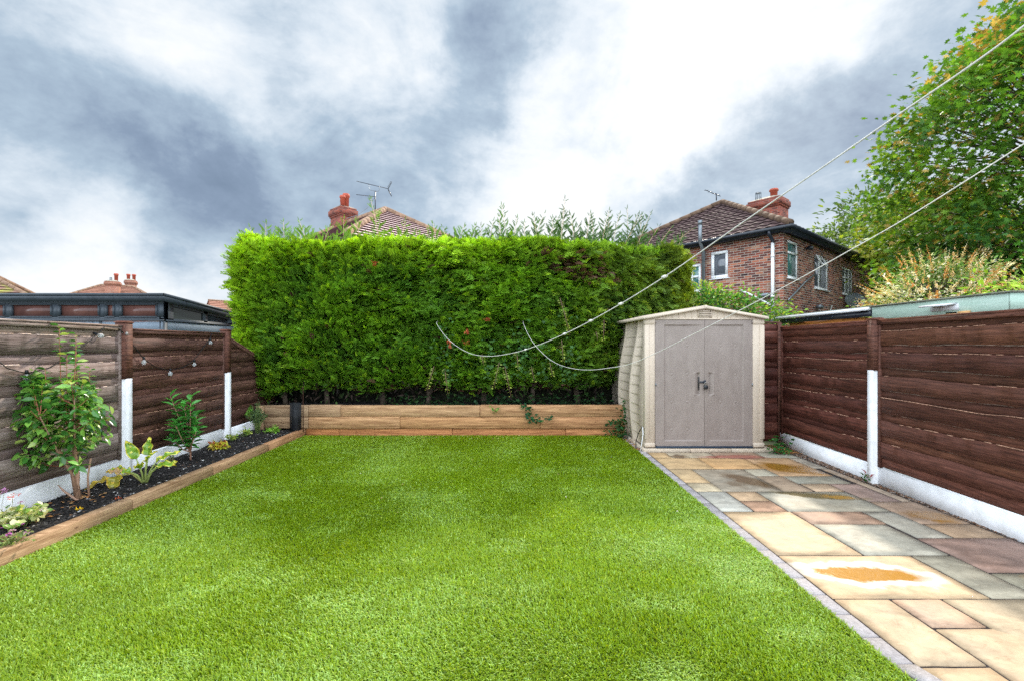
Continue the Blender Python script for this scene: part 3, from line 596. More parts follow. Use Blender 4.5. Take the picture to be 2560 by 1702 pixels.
# left fence: inner face line
LA, LB = (-4.24, 4.88), (-4.335, 6.80)
ld = np.array([LB[0] - LA[0], LB[1] - LA[1]]); ld /= np.linalg.norm(ld); ln_ = np.array([ld[1], -ld[0]])       # normal to +x
lf = thing('garden_fence', 'brown overlapping board fence on the left, its nearest panel weathered grey', 'fence', (-4.2, 5, 0))
P1, P2, P3, P0 = on_line(LA, LB, 4.95), on_line(LA, LB, 6.86), on_line(LA, LB, 8.8), on_line(LA, LB, 3.02)
def shift(p, s, k=0.0): return (p[0] + ld[0] * s + ln_[0] * k, p[1] + ld[1] * s + ln_[1] * k)
o = lap_panel(lf, shift(P0, 0.05), shift(P1, -0.05), ln_, 0.29, 1.705, M['grey_wood'], seed=1, tint=(.95, .95, .95), courses=11, pale=0.25); o['label'] = 'nearest panel, boards weathered to pale grey'
lap_panel(lf, shift(P1, 0.05), shift(P2, -0.05), ln_, 0.27, 1.675, M['brown_wood'], seed=2, tint=(1.0, 1.22, 1.35), courses=13, pale=0.30)
o = lap_panel(lf, shift(P2, 0.05), shift(P3, -0.05), ln_, 0.25, 1.6, M['brown_wood'], seed=3, slope=(1.62, 0.97), courses=12, pale=0.1, tint=(.9, 1.1, 1.15)); o['label'] = 'end panel with its top sloping down into the hedge'
o = lap_panel(lf, shift(P0, -1.9), shift(P0, -0.05), ln_, 0.29, 1.69, M['grey_wood'], seed=5, tint=(.95, .95, .95), courses=11, pale=0.25)
for p, zt, zc in ((P0, 1.76, 1.15), (P1, 1.765, 1.145), (P2, 1.745, 1.10)): fence_post(lf, shift(p, 0, 0.02), ld, ln_, zt, zc)
gravel_board(lf, shift(P0, -1.9), shift(P0, -0.05), ln_, 0.285); gravel_board(lf, shift(P0, 0.05), shift(P1, -0.05), ln_, 0.285); gravel_board(lf, shift(P1, 0.05), shift(P2, -0.05), ln_, 0.255); gravel_board(lf, shift(P2, 0.05), shift(P3, -0.05), ln_, 0.235)

# right fence
RA, RB = (3.99, 4.92), (4.08, 6.81)
rd = np.array([RB[0] - RA[0], RB[1] - RA[1]]); rd /= np.linalg.norm(rd); rn = np.array([-rd[1], rd[0]])       # normal to -x
rf = thing('garden_fence', 'dark brown board fence along the patio with white concrete post and base', 'fence', (4.05, 5, 0))
Q1, Q2, Q0 = on_line(RA, RB, 4.97), on_line(RA, RB, 6.88), on_line(RA, RB, 3.04)
def rshift(p, s, k=0.0): return (p[0] + rd[0] * s + rn[0] * k, p[1] + rd[1] * s + rn[1] * k)
lap_panel(rf, rshift(Q1, 0.05), rshift(Q2, -0.03), rn, 0.205, 1.765, M['brown_wood'], seed=21, courses=14, pale=0.7, tint=(.95, .8, .8))
lap_panel(rf, rshift(Q0, 0.05), rshift(Q1, -0.05), rn, 0.205, 1.765, M['brown_wood'], seed=24, courses=13, pale=0.8)
lap_panel(rf, rshift(Q0, -1.9), rshift(Q0, -0.05), rn, 0.205, 1.765, M['brown_wood'], seed=27, courses=13, pale=0.6)
for p in (Q1, Q0): fence_post(rf, rshift(p, 0, 0.02), rd, rn, 1.80, 1.235)
for p, q in ((rshift(Q1, 0.05), rshift(Q2, 0.0)), (rshift(Q0, 0.05), rshift(Q1, -0.05)), (rshift(Q0, -1.9), rshift(Q0, -0.05))): gravel_board(rf, p, q, rn, 0.19)
rp = thing('fence_panel', 'narrow dark brown fence panel between the shed and the right fence', 'fence panel', (3.9, 6.95, 0))
lap_panel(rp, (3.55, 6.95), (4.07, 6.95), (0, -1), 0.05, 1.84, M['brown_wood'], seed=31, courses=13, pale=0.0, tint=(.8, .62, .62), cap=False)
mb = MB(); mb.box(3.60, 4.09, 6.925, 6.995, 1.842, 1.862); mb.box(3.76, 3.80, 6.905, 6.95, 0.05, 1.842); mb.box(4.035, 4.085, 6.895, 6.95, 0.03, 1.842); mb.build('frame', M['brown_wood'], rp)

# ------------------------------------------------------------------ the shed
def build_shed():
    t = thing('storage_shed', 'cream resin garden shed with closed taupe double doors on a stone plinth', 'shed', (2.75, 7.3, 0.04))
    x0, x1, yf, yb, zb, ze, za = 1.905, 3.585, 6.49, 8.38, 0.045, 1.90, 2.045
    C = M['plastic_cream']; xm = (x0 + x1) / 2
    def prof(z):                       # outward bow of the side walls
        s = (z - zb) / (ze - zb); return 0.066 * math.sin(math.pi * min(1, s * 1.15)) * (1 - 0.25 * s) - 0.16 * max(0, s - 0.35) ** 1.5
    for side in (-1, 1):
        X = x0 if side < 0 else x1; mb = MB(); nz = 40
        ysts = [yf + 0.02, yf + 0.16, yf + 0.165, yf + 0.52, yf + 0.525, yf + 0.545, yf + 0.62, yf + 0.66, yf + 0.665, yf + 1.25, yf + 1.27, yf + 1.32, yf + 1.325, yb]
        rib = [3, 2, 0, 0, 1, 1, 2, 2, 0, 0, 1, 1, 0, 0]
        V = []
        courses_ = 13
        for j in range(nz * 4 + 1):
            z = zb + (ze - zb) * j / (nz * 4); ph = (z - zb) / (ze - zb) * courses_; lap = (1 - (ph % 1)) * 0.016; gap = -0.016 if (ph % 1) < 0.13 else 0
            for y, r in zip(ysts, rib):
                e = prof(z) * min(1, max(0, y - yf - .02) / 0.25) + ({1: 0.034, 2: 0.020, 3: -0.01}.get(r, 0) if r else (lap + gap)); V.append((X + side * e, y, z))
        m_ = len(ysts); f = [(j * m_ + i, j * m_ + i + 1, (j + 1) * m_ + i + 1, (j + 1) * m_ + i) for j in range(nz * 4) for i in range(m_ - 1)]
        if side > 0: f = [q[::-1] for q in f]
        mb.add(V, f); mb.build('side_wall', C, t)
    mb = MB(); mb.box(x0 + .02, x1 - .02, yb - 0.04, yb, zb, ze); mb.build('back_wall', C, t)
    # front pilasters with a raised outer band and a foot
    for side in (-1, 1):
        xo = x0 if side < 0 else x1; xi = xo + (0.135 if side < 0 else -0.155); a, b = min(xo, xi), max(xo, xi); mb = MB()
        mb.cbox(a, b, yf, yf + 0.09, zb + 0.07, ze - 0.02, 0.006); c_, d_ = (xo - side * 0.055, xo - side * 0.062); mb.cbox(min(xo + side * .012, c_), max(xo + side * .012, c_), yf - 0.010, yf + 0.08, zb + 0.13, 1.79, 0.005)
        mb.cbox(a - (0.012 if side < 0 else 0), b + (0.012 if side > 0 else 0), yf - 0.014, yf + 0.10, zb + 0.012, zb + 0.075, 0.008)
        mb.cbox(a - (0.012 if side < 0 else 0), b + (0.012 if side > 0 else 0), yf - 0.012, yf + 0.10, 1.80, 1.875, 0.008)
        mb.build('corner_pilaster', C, t)
    # doors: framed panel with dimples and a moulded handle recess
    dz0, dz1 = 0.075, 1.868
    for side in (-1, 1):
        a, b = (x0 + 0.138, xm - 0.003) if side < 0 else (xm + 0.003, x1 - 0.158)
        nx, nz = 100, 220; xs = np.linspace(a, b, nx); zs = np.linspace(dz0, dz1, nz); XX, ZZ = np.meshgrid(xs, zs); D = np.zeros_like(XX)
        w = b - a; pi0, pi1 = (a + 0.13, b - 0.02) if side < 0 else (a + 0.02, b - 0.13); q0, q1 = dz0 + 0.075, dz1 - 0.075
        ins = (XX > pi0) & (XX < pi1) & (ZZ > q0) & (ZZ < q1)
        ed_ = np.minimum(np.minimum((XX - pi0) if side < 0 else (pi1 - XX), 9), np.minimum(ZZ - q0, q1 - ZZ)); inner = np.abs((pi1 if side < 0 else pi0) - XX)
        D = np.where(ins, 0.020 * np.clip(ed_ / 0.006, 0, 1) * np.clip(inner / 0.20, 0, 1), 0)
        for gx in (0.34, 0.66) if side < 0 else (0.34, 0.66):
            cx_ = a + w * (gx + (0.0 if side < 0 else 0.0))
            for gz in (0.19, 0.41, 0.63, 0.855):
                cz_ = dz0 + (dz1 - dz0) * gz - 0.11; rr = np.sqrt((XX - cx_) ** 2 + (ZZ - cz_) ** 2); D = D - 0.010 * np.exp(-(rr / 0.010) ** 2) + 0.004 * np.exp(-(rr / 0.035) ** 2)
        hx0, hx1 = (b - 0.145, b - 0.065) if side < 0 else (a + 0.06, a + 0.14); hz0, hz1 = 0.80, 1.12
        hin = np.minimum(np.minimum(XX - hx0, hx1 - XX) * 3, np.minimum(ZZ - hz0, hz1 - ZZ) * 1.2)
        gr = ((XX - hx0) / (hx1 - hx0)) if side < 0 else ((hx1 - XX) / (hx1 - hx0))
        D = np.where(hin > 0, np.clip(hin / 0.012, 0, 1) * (0.006 + 0.036 * np.clip(gr, 0, 1) ** 1.5), D)
        V = np.stack([XX, yf - 0.004 + D, ZZ], 2).reshape(-1, 3); I = np.arange(nx * nz).reshape(nz, nx)
        mb = MB(); mb.bulk(V, np.stack([I[:-1, :-1], I[:-1, 1:], I[1:, 1:], I[1:, :-1]], 2).reshape(-1, 4), np.ones(((nx - 1) * (nz - 1), 3)))
        mb.box(a, b, yf + 0.045, yf + 0.06, dz0, dz1)
        for (p, q) in ((a, a + .0012), (b - .0012, b)): mb.box(p, q, yf - .0035, yf + .045, dz0, dz1)
        mb.box(a, b, yf - .0035, yf + .045, dz1 - .0012, dz1)
        dr = mb.build('door', M['plastic_taupe'], t)
        hb = MB(); hx = (b - 0.075 if side < 0 else a + 0.062)
        hb.cbox(hx - .006, hx + .006, yf + 0.002, yf + 0.020, 0.87, 1.06, 0.004); hb.build('handle_slot', M['plastic_black'] if side < 0 else M['plastic_taupe'], dr)
        for hz in (0.10, 0.95, 1.83):
            h = MB(); hxx = a + 0.006 if side < 0 else b - 0.006; h.tube([(hxx, yf - .010, hz - .02), (hxx, yf - .010, hz + .02)], 0.008, 8); h.build('hinge', M['steel'] if hz == 0.95 else M['plastic_taupe'], dr)
    mb = MB(); mb.box(x0 + .1, x1 - .1, yf + .065, yf + .075, zb, 1.9); mb.build('door_backing', M['plastic_black'], t)
    mb = MB(); mb.cbox(x0 + .14, x1 - .16, yf - 0.03, yf + 0.06, 0.052, 0.072, 0.004); mb.build('threshold', M['blue_black'], t)
    mb = MB(); mb.box(x0 - .005, x1 + .005, yf - .004, yb, 0.046, 0.056); mb.build('base_frame', M['plastic_black'], t)
    # gable strip with shallow panels and louvre vent
    mb = MB()
    def ztop(x): return za - 0.020 - (za - ze - 0.0) * abs(x - xm) / (xm - x0)
    n = 24; xs = np.linspace(x0 - 0.0, x1 + 0.0, n + 1)
    for i in range(n):
        a, b = xs[i], xs[i + 1]; z0_ = 1.872
        mb.add([(a, yf - .005, z0_), (b, yf - .005, z0_), (b, yf - .005, max(z0_, ztop(b))), (a, yf - .005, max(z0_, ztop(a)))], [(0, 1, 2, 3)])
    mb.cbox(x0 - .01, x1 + .01, yf - 0.018, yf + .02, 1.868, 1.886, 0.004)
    for i, xx in enumerate(np.arange(-7, 8) * 0.092 + xm):
        if abs(xx - xm) < 0.12: continue
        zt = ztop(xx) - .01
        if zt > 1.90: mb.cbox(xx - .0035, xx + .0035, yf - .012, yf, 1.886, zt, .0015)
    mb.build('gable', C, t)
    v = MB()
    for k in range(4): v.obox((xm - .085, yf - .026, 1.905 + k * .024), (.17, 0, 0), (0, .02, 0.004), (0, -.006, .013))
    v.box(xm - .098, xm - .086, yf - .022, yf, 1.895, 2.0); v.box(xm + .086, xm + .098, yf - .022, yf, 1.895, 2.0); v.build('vent', C, t)
    # roof: two shallow slopes with a thick rolled rim, and a side gutter lip
    mb = MB(); ov = 0.045; th = 0.04
    for side in (-1, 1):
        xe = x0 - ov if side < 0 else x1 + ov; ys = np.linspace(yf - 0.05, yb + 0.05, 30)
        A = (xm, yf - 0.05, za - th + .02); B = (xe, yf - 0.05, ze - th + .012)
        dx_ = np.array([B[0] - A[0], 0, B[2] - A[2]]); mb.obox(A, dx_, (0, yb - yf + 0.10, 0), (0, 0, th)); mb.obox((A[0], yf - .062, A[2] - .004), dx_, (0, 0.012, 0), (0, 0, th * .75))
        for yy in np.arange(yf + 0.2, yb, 0.24): mb.obox((xm, yy, za - .0 + .02), np.array([dx_[0], 0, dx_[2]]), (0, 0.05, 0), (0, 0, 0.012))
    mb.tube([(xm, yf - .06, za + .006), (xm, yb + .05, za + .006)], .022, 8)
    mb.build('roof', C, t)
    return t
shed = build_shed()
pl = thing('shed_plinth', 'thin pale stone slabs forming the low base under the shed', 'plinth', (2.7, 6.6, 0))
for k, (a, b) in enumerate(((1.86, 2.52), (2.527, 3.10), (3.107, 3.70))): wood_block('stone_slab', pl, a, b, 6.43, 7.2, -0.02, 0.044, M['sett'], [(1.5, 1.35, 1.05), (1.45, 1.25, .95), (1.45, 1.3, 1.0)][k], .006)
wood_block('stone_slab', pl, 1.86, 2.2, 7.207, 8.5, -0.02, 0.044, M['sett'], (1.3, 1.2, 1.0), .006)
# padlock on its hasp
pk = thing('padlock', 'small black padlock hanging on the hasp between the shed doors', 'padlock', (2.75, 6.46, 0.95))
px_ = 2.748; b = MB(); b.cbox(px_ - .028, px_ + .028, 6.440, 6.464, 0.888, 0.945, .005); b.build('lock_body', M['plastic_black'], pk)
b = MB(); b.tube([(px_ - .018, 6.452, .94), (px_ - .018, 6.452, .968), (px_ - .008, 6.452, .985), (px_ + .008, 6.452, .985), (px_ + .018, 6.452, .968), (px_ + .018, 6.452, .94)], .0045, 8); b.build('shackle', M['brass'], pk)
hs = thing('hasp', 'small dark hasp plate across the meeting edge of the shed doors', 'hasp', (2.72, 6.48, 0.99))
b = MB(); b.cbox(px_ - .075, px_ + .012, 6.474, 6.482, .972, 1.0, .002); b.cbox(px_ - .02, px_ + .006, 6.458, 6.476, .966, 1.016, .004); b.build('plate', M['gutter'], hs)
# two thin cords poking out at the shed's corner
b = MB()
b.tube([(1.80, 6.60, .01), (1.79, 6.58, .12), (1.82, 6.55, .25), (1.86, 6.53, .33), (1.865, 6.525, .345)], .006, 6)
c = tag(b.build('cable', M['cable']), 'dark cable curling up at the left corner of the shed', 'cable')
b = MB(); b.tube([(1.866, 6.50, .345), (1.86, 6.46, .25), (1.835, 6.44, .12), (1.82, 6.45, .01)], .005, 6); tag(b.build('cable', M['upvc']), 'thin white cable hanging down at the left corner of the shed', 'cable')

# ------------------------------------------------------------------ houses
def wall(mb, p, d, L, z0, z1, openings, nrm, depth=0.09, tint=(1, 1, 1)):
    """a wall face in the plane through p along d with window holes (u0,u1,z0,z1) and their reveals"""
    p, d, nrm = np.array([*p, 0.0]), np.array([*d, 0.0]), np.array([*nrm, 0.0])
    us = sorted({0, L, *[q for o in openings for q in o[:2]]}); zs = sorted({z0, z1, *[q for o in openings for q in o[2:]]})
    flip = np.dot(np.cross(d, (0, 0, 1)), nrm) < 0
    def quad(pts, fl=False): mb.add(pts, [(0, 1, 2, 3) if not (flip ^ fl) else (3, 2, 1, 0)], tint)
    for i in range(len(us) - 1):
        for j in range(len(zs) - 1):
            a, b, c, e = us[i], us[i + 1], zs[j], zs[j + 1]; cu, cz = (a + b) / 2, (c + e) / 2
            if any(o[0] < cu < o[1] and o[2] < cz < o[3] for o in openings): continue
            quad([p + d * a + (0, 0, c), p + d * b + (0, 0, c), p + d * b + (0, 0, e), p + d * a + (0, 0, e)])
    for (a, b, c, e) in openings:
        i_ = -nrm * depth
        for (q, r) in (((a, c), (b, c)), ((b, c), (b, e)), ((b, e), (a, e)), ((a, e), (a, c))):
            A = p + d * q[0] + (0, 0, q[1]); B = p + d * r[0] + (0, 0, r[1]); quad([A, A + i_, B + i_, B], True)
def window(parent, p, d, nrm, o, lights, glass, sill=True, depth=0.07, fw=0.055, fmat=None):
    """uPVC window in the opening o: frame bars, panes; lights = (vertical splits, transom splits) as fractions"""
    p, d, nrm = np.array([*p, 0.0]), np.array([*d, 0.0]), np.array([*nrm, 0.0]); a, b, c, e = o; q = p - nrm * depth
    fr = MB(); t_ = 0.05
    def bar(u0, u1, z0, z1, pr=0.0): fr.obox(q + d * u0 + (0, 0, z0), d * (u1 - u0), nrm * (t_ + pr), (0, 0, z1 - z0))
    bar(a, b, c, c + fw); bar(a, b, e - fw, e); bar(a, a + fw, c + fw, e - fw); bar(b - fw, b, c + fw, e - fw)
    vs, hs_ = lights
    for v in vs: u = a + (b - a) * v; bar(u - fw * .45, u + fw * .45, c + fw, e - fw, 0.004)
    for h_ in hs_: z = c + (e - c) * h_; bar(a + fw, b - fw, z - fw * .4, z + fw * .4, 0.007)
    fo = fr.build('window', fmat or M['upvc'], parent, world=False)
    g_ = MB(); g_.obox(q + nrm * 0.012 + d * (a + .01) + (0, 0, c + .01), d * (b - a - .02), nrm * 0.006, (0, 0, e - c - .02)); g_.build('pane', glass, fo, world=False)
    if sill:
        s_ = MB(); s_.obox(p + d * (a - .05) + (0, 0, c - .035) - nrm * depth, d * (b - a + .1), nrm * (depth + .05), (0, 0, .035)); s_.build('sill', M['upvc'], fo, world=False)
    return fo
def roof_slope(mb, A, B, Cc, D, course=0.29, roll=0.30, amp=0.02, step=0.035, under=(0.25, 0.2, 0.2), nu=None):
    """tiled slope: A,B eaves left/right, C,D top right/left. Real courses with a step and rolled tiles"""
    A, B, Cc, D = [np.array(q, float) for q in (A, B, Cc, D)]; e = (B - A); e /= np.linalg.norm(e); sl = (Cc + D) / 2 - (A + B) / 2; sl -= e * np.dot(sl, e); S = np.linalg.norm(sl); up = sl / S; n = np.cross(e, up)
    if n[2] < 0: n = -n
    k = int(S / course) + 1; du = roll / 6 if amp else 3.0
    for i in range(k):
        s0, s1 = i * S / k, (i + 1) * S / k; f0, f1 = s0 / S, s1 / S
        l0, r0, l1, r1 = A + (D - A) * f0, B + (Cc - B) * f0, A + (D - A) * f1, B + (Cc - B) * f1
        ua, ub = min(np.dot(l0 - A, e), np.dot(l1 - A, e)), max(np.dot(r0 - A, e), np.dot(r1 - A, e))
        m_ = max(1, int(math.ceil((ub - ua) / du))); uu = ua + (ub - ua) * np.arange(m_ + 1) / m_
        lo0, hi0, lo1, hi1 = np.dot(l0 - A, e), np.dot(r0 - A, e), np.dot(l1 - A, e), np.dot(r1 - A, e)
        u0, u1 = np.clip(uu, lo0, hi0), np.clip(uu, lo1, hi1)
        w0 = amp * (np.sin(2 * np.pi * u0 / roll) * .5 + .5); w1 = amp * (np.sin(2 * np.pi * u1 / roll) * .5 + .5)
        jit = 0.004 * np.sin(np.floor(u0 / roll) * 12.9 + i * 4.1)
        P0 = A + np.outer(u0, e) + up * s0 + np.outer(w0 + step + jit, n); P1 = A + np.outer(u1, e) + up * s1 + np.outer(w1 * .8, n); Pb = A + np.outer(u0, e) + up * s0 + np.outer(w0 * 0 - 0.005, n)
        base = np.arange(m_); V = np.concatenate([P0, P1, Pb]); q = m_ + 1
        rk = 0.85 + 0.3 * vnoise(np.floor(uu[:-1] / roll) * 1.7 + 5, i * 1.3, 0.5)
        mb.bulk(V, np.stack([base, base + 1, base + q + 1, base + q], 1), np.repeat(rk[:, None], 3, 1))
        mb.bulk(V, np.stack([base + 2 * q, base + 2 * q + 1, base + 1, base], 1), np.tile(np.array(under), (m_, 1)))
def ridge_line(mb, a, b, r=0.11, tl=0.42, tk=1.0):
    a, b = np.array(a, float), np.array(b, float); L = np.linalg.norm(b - a); n = max(1, int(L / tl)); d = (b - a) / n
    for i in range(n):
        k = RS.uniform(.8, 1.15) * tk; mb.tube([a + d * i, a + d * (i + .93), a + d * (i + .935), a + d * (i + 1)], [r, r * .96, r * .86, r * .86], 10, (k, k, k * .95))
def chimney(parent, x, y, z0, z1, wx, wy, pots, brick, crown=True):
    b = MB(); b.box(x - wx / 2, x + wx / 2, y - wy / 2, y + wy / 2, z0, z1 - .42)
    for k, (o, za_, zb_) in enumerate(((0.04, -.42, -.34), (.08, -.34, -.10), (.03, -.10, 0.0))): b.box(x - wx / 2 - o, x + wx / 2 + o, y - wy / 2 - o, y + wy / 2 + o, z1 + za_, z1 + zb_)
    c = b.build('chimney', brick, parent, world=False)
    b = MB(); w1, w2 = wx / 2 + .02, wy / 2 + .02
    b.add([(x - w1, y - w2, z1), (x + w1, y - w2, z1), (x + w1, y + w2, z1), (x - w1, y + w2, z1), (x - w1 * .6, y - w2 * .5, z1 + .12), (x + w1 * .6, y - w2 * .5, z1 + .12), (x + w1 * .6, y + w2 * .5, z1 + .12), (x - w1 * .6, y + w2 * .5, z1 + .12)],
          [(0, 1, 5, 4), (1, 2, 6, 5), (2, 3, 7, 6), (3, 0, 4, 7), (4, 5, 6, 7)]); b.build('flaunching', M['mortar'], c, world=False)
    for (dx, dy, r, h_, kind) in pots:
        b = MB()
        if kind == 'pot': b.lathe((x + dx, y + dy, z1 + .05), [(r * .82, 0), (r * .9, h_ * .75), (r * 1.15, h_ * .78), (r * 1.15, h_ * .9), (r, h_ * .92), (r, h_), (r * .8, h_ * 1.0), (r * .78, h_ * .9)], 16); b.build('chimney_pot', M['terracotta'], c, world=False)
        else:
            for k in range(10): a = k * .628; b.tube([(x + dx + r * math.cos(a), y + dy + r * math.sin(a), z1 + .05), (x + dx + r * math.cos(a), y + dy + r * math.sin(a), z1 + .05 + h_)], .012, 5)
            b.lathe((x + dx, y + dy, z1 + h_), [(r, 0), (r, .04), (r * .5, .06)], 14); b.lathe((x + dx, y + dy, z1 + .03), [(r * .85, 0), (r * .85, .12)], 14); b.build('chimney_cowl', M['steel'], c, world=False)
    return c
def hip_roof(parent, Wx, Dy, ze, rise, tile, ov=0.30, roll=0.3, amp=0.02, along='y', step=0.035, under=(.25, .2, .2), course=.29, ridge_r=.11, tk=1.0):
    x0, x1, y0, y1 = -ov, Wx + ov, -ov, Dy + ov; z = ze - 0.02
    if along == 'y': h_ = (x1 - x0) / 2; a, b = ((x0 + x1) / 2, y0 + h_), ((x0 + x1) / 2, y1 - h_)
    else: h_ = (y1 - y0) / 2; a, b = (x0 + h_, (y0 + y1) / 2), (x1 - h_, (y0 + y1) / 2)
    zt = ze + rise; A = (*a, zt); B = (*b, zt); mb = MB()
    c00, c10, c11, c01 = (x0, y0, z), (x1, y0, z), (x1, y1, z), (x0, y1, z)
    kw = dict(course=course, roll=roll, amp=amp, step=step, under=under)
    if along == 'y': roof_slope(mb, c00, c10, A, A, **kw); roof_slope(mb, c10, c11, B, A, **kw); roof_slope(mb, c11, c01, B, B, **kw); roof_slope(mb, c01, c00, A, B, **kw); hips = [(c00, A), (c10, A), (c11, B), (c01, B), (A, B)]
    else: roof_slope(mb, c01, c00, A, A, **kw); roof_slope(mb, c00, c10, B, A, **kw); roof_slope(mb, c10, c11, B, B, **kw); roof_slope(mb, c11, c01, A, B, **kw); hips = [(c00, A), (c01, A), (c10, B), (c11, B), (A, B)]
    mb.box(x0 + .02, x1 - .02, y0 + .02, y1 - .02, z - .06, z - .03, (.3, .3, .3))
    ro = mb.build('roof', tile, parent, world=False); rm = MB()
    for (p, q) in hips:
        p, q = np.array(p), np.array(q); ridge_line(rm, p + (0, 0, .05), q + (0, 0, .05), ridge_r, tk=tk)
    rm.build('ridge_tiles', M['ridge'], ro, world=False)
    return ro, A, B

# right house
H1C = np.array([8.05, 13.5]); d1 = np.array([-.637, .771]); d2 = np.array([.771, .637]); H1R = math.atan2(d2[1], d2[0])
def on_face(px, py, dd):
    k = (px - CXP) / F_PX; t = (k * H1C[1] - H1C[0]) / (dd[0] - k * dd[1]); Y = H1C[1] + t * dd[1]; return t, CAM_H + (HOR - py) / F_PX * Y
h1 = thing('brick_house', 'two storey red brick house with brown hipped roof behind the shed', 'house', (*H1C, -0.06), H1R)
WL, WD, ZE = 9.6, 7.0, 5.06
def opening(x0, x1, ytop, ybot, dd):
    ta, za_ = on_face(x0, ytop, dd); tb, _ = on_face(x1, ytop, dd); zb_ = on_face(x0, ybot, dd)[1]; return (min(ta, tb), max(ta, tb), zb_, za_)
oL = [opening(1820, 1776.8, 620, 689, d1), opening(1752, 1725, 655, 724, d1)]
oR = [opening(1968.8, 1995.5, 594, 689, d2), opening(2036, 2070.5, 634, 716, d2), opening(2106, 2131.5, 663, 731, d2)]
w_ = MB()
wall(w_, (0, 0), (0, 1), WD, 0, ZE, oL, (-1, 0)); wall(w_, (0, 0), (1, 0), WL, 0, ZE, oR, (0, -1)); wall(w_, (WL, 0), (0, 1), WD, 0, ZE, [], (1, 0)); wall(w_, (0, WD), (1, 0), WL, 0, ZE, [], (0, 1))
w_.build('wall', M['brick'], h1, world=False)
window(h1, (0, 0), (0, 1), (-1, 0), oL[0], ([], []), M['glass_dark'], fw=.10)
window(h1, (0, 0), (0, 1), (-1, 0), oL[1], ([], [.55]), M['glass_teal'], fw=.09)
window(h1, (0, 0), (1, 0), (0, -1), oR[0], ([], [.68]), M['glass_teal'], fw=.07)
wb_ = window(h1, (0, 0), (1, 0), (0, -1), oR[1], ([.38], []), M['glass_dark'], fw=.07)
a, b_, c, e = oR[1]; q = MB(); aw = (b_ - a) * .40   # little vent light propped open
for (u0, u1, z0, z1) in ((0, aw, 0, .05), (0, aw, .30, .35), (0, .05, .05, .30), (aw - .05, aw, .05, .30)):
    tl = .55; q.obox((a + u0, -(.02 + (0.35 - z0) * tl), e - .35 + z0), (u1 - u0, 0, 0), (0, (z1 - z0) * tl, z1 - z0), (0, -.03, .02))
q.build('open_vent_light', M['upvc'], wb_, world=False)
window(h1, (0, 0), (1, 0), (0, -1), oR[2], ([.35, .68], [.62]), M['glass_dark'], fw=.06)
ro, apA, apB = hip_roof(h1, WL, WD, ZE, 2.26, M['tile_brown'], along='x', ov=.28, course=.30, amp=.035, step=.03, under=(.25, .18, .22), tk=.5)
chimney(ro, 8.0, 3.5, 6.0, 8.3, 1.0, 1.35, [(-.1, -.28, .17, .42, 'pot'), (.05, .05, .10, .12, 'pot'), (-.05, .42, .12, .45, 'cowl')], M['stack_brick'])
g_ = MB()
g_.obox((-.30, -.30, ZE - .16), (WL + .6, 0, 0), (0, .03, 0), (0, 0, .14)); g_.obox((-.30, -.30, ZE - .16), (0, WD + .6, 0), (.03, 0, 0), (0, 0, .14)); g_.box(-.28, WL + .28, -.28, 0.0, ZE - .165, ZE - .15); g_.box(-.28, 0, 0, WD, ZE - .165, ZE - .15)
g_.build('fascia', M['gutter'], h1, world=False)
g_ = MB(); g_.tube([(-.35, -.35, ZE - .07), (WL + .3, -.35, ZE - .07)], .055, 10); g_.tube([(-.35, -.35, ZE - .07), (-.35, WD + .3, ZE - .07)], .055, 10); g_.build('gutter', M['gutter'], h1, world=False)
t_, z_ = on_face(1934, 600, d1); g_ = MB(); g_.tube([(-.07, t_, ZE - .42), (-.07, t_, 2.25)], .048, 10)
for zz in (4.2, 3.0): g_.tube([(-.07, t_, zz), (-.07, t_, zz + .06)], .058, 10)
g_.build('downpipe', M['upvc'], h1, world=False)
g_ = MB(); g_.tube([(-.33, t_, ZE - .1), (-.33, t_, ZE - .2), (-.07, t_, ZE - .36), (-.07, t_, ZE - .44)], .05, 10); g_.build('pipe_bend', M['gutter'], h1, world=False); g_ = MB(); g_.lathe((-.07, t_, 2.12), [(.06, 0), (.09, .15), (.09, .19)], 10); g_.build('drain_hopper', M['gutter'], h1, world=False)
t_, z_ = on_face(1763, 600, d1); g_ = MB(); g_.tube([(-.12, t_, 0.0), (-.12, t_, ZE - .35), (-.38, t_ - .02, ZE - .05), (-.38, t_ - .02, ZE + .62)], .062, 10); g_.tube([(-.38, t_ - .02, ZE + .5), (-.38, t_ - .02, ZE + .64)], .072, 10); g_.build('soil_pipe', M['steel'], h1, world=False)
for (px1, py1, px2, py2, dd) in ((1855, 722, 1905, 745, d1), (1905, 745, 1935, 762, d1)):
    ta, za_ = on_face(px1, py1, dd); tb, zb_ = on_face(px2, py2, dd); g_ = MB(); g_.tube([(-.06, ta, za_), (-.06, tb, zb_)], .032, 8); g_.build('waste_pipe', M['upvc'], h1, world=False)
g_ = MB(); pts = [(0, 0)] + [on_face(*q, d2) for q in ((1966, 746), (1978, 734), (2008, 702), (2030, 684))]; g_.tube([(t, -.05, z) for t, z in pts[1:]], .03, 8); g_.build('conduit', M['steel'], h1, world=False)
for (qx, qy, dd) in ((2040, 764, d2), (1914, 735, d1), (2015, 618, d2)):
    t_, z_ = on_face(qx, qy, dd); g_ = MB(); s_ = .16 if qy > 700 else .09
    c0 = (t_, 0.0) if dd is d2 else (0.0, t_)
    if dd is d2: g_.cbox(t_ - s_, t_ + s_, -.20, -.05, z_ - .06, z_ + .07, .03); g_.box(t_ - .04, t_ + .04, -.06, 0, z_ - .04, z_ + .04)
    else: g_.cbox(-.20, -.05, t_ - s_, t_ + s_, z_ - .06, z_ + .07, .03); g_.box(-.06, 0, t_ - .04, t_ + .04, z_ - .04, z_ + .04)
    g_.build('wall_light', M['steel'] if qy > 700 else M['gutter'], h1, world=False)
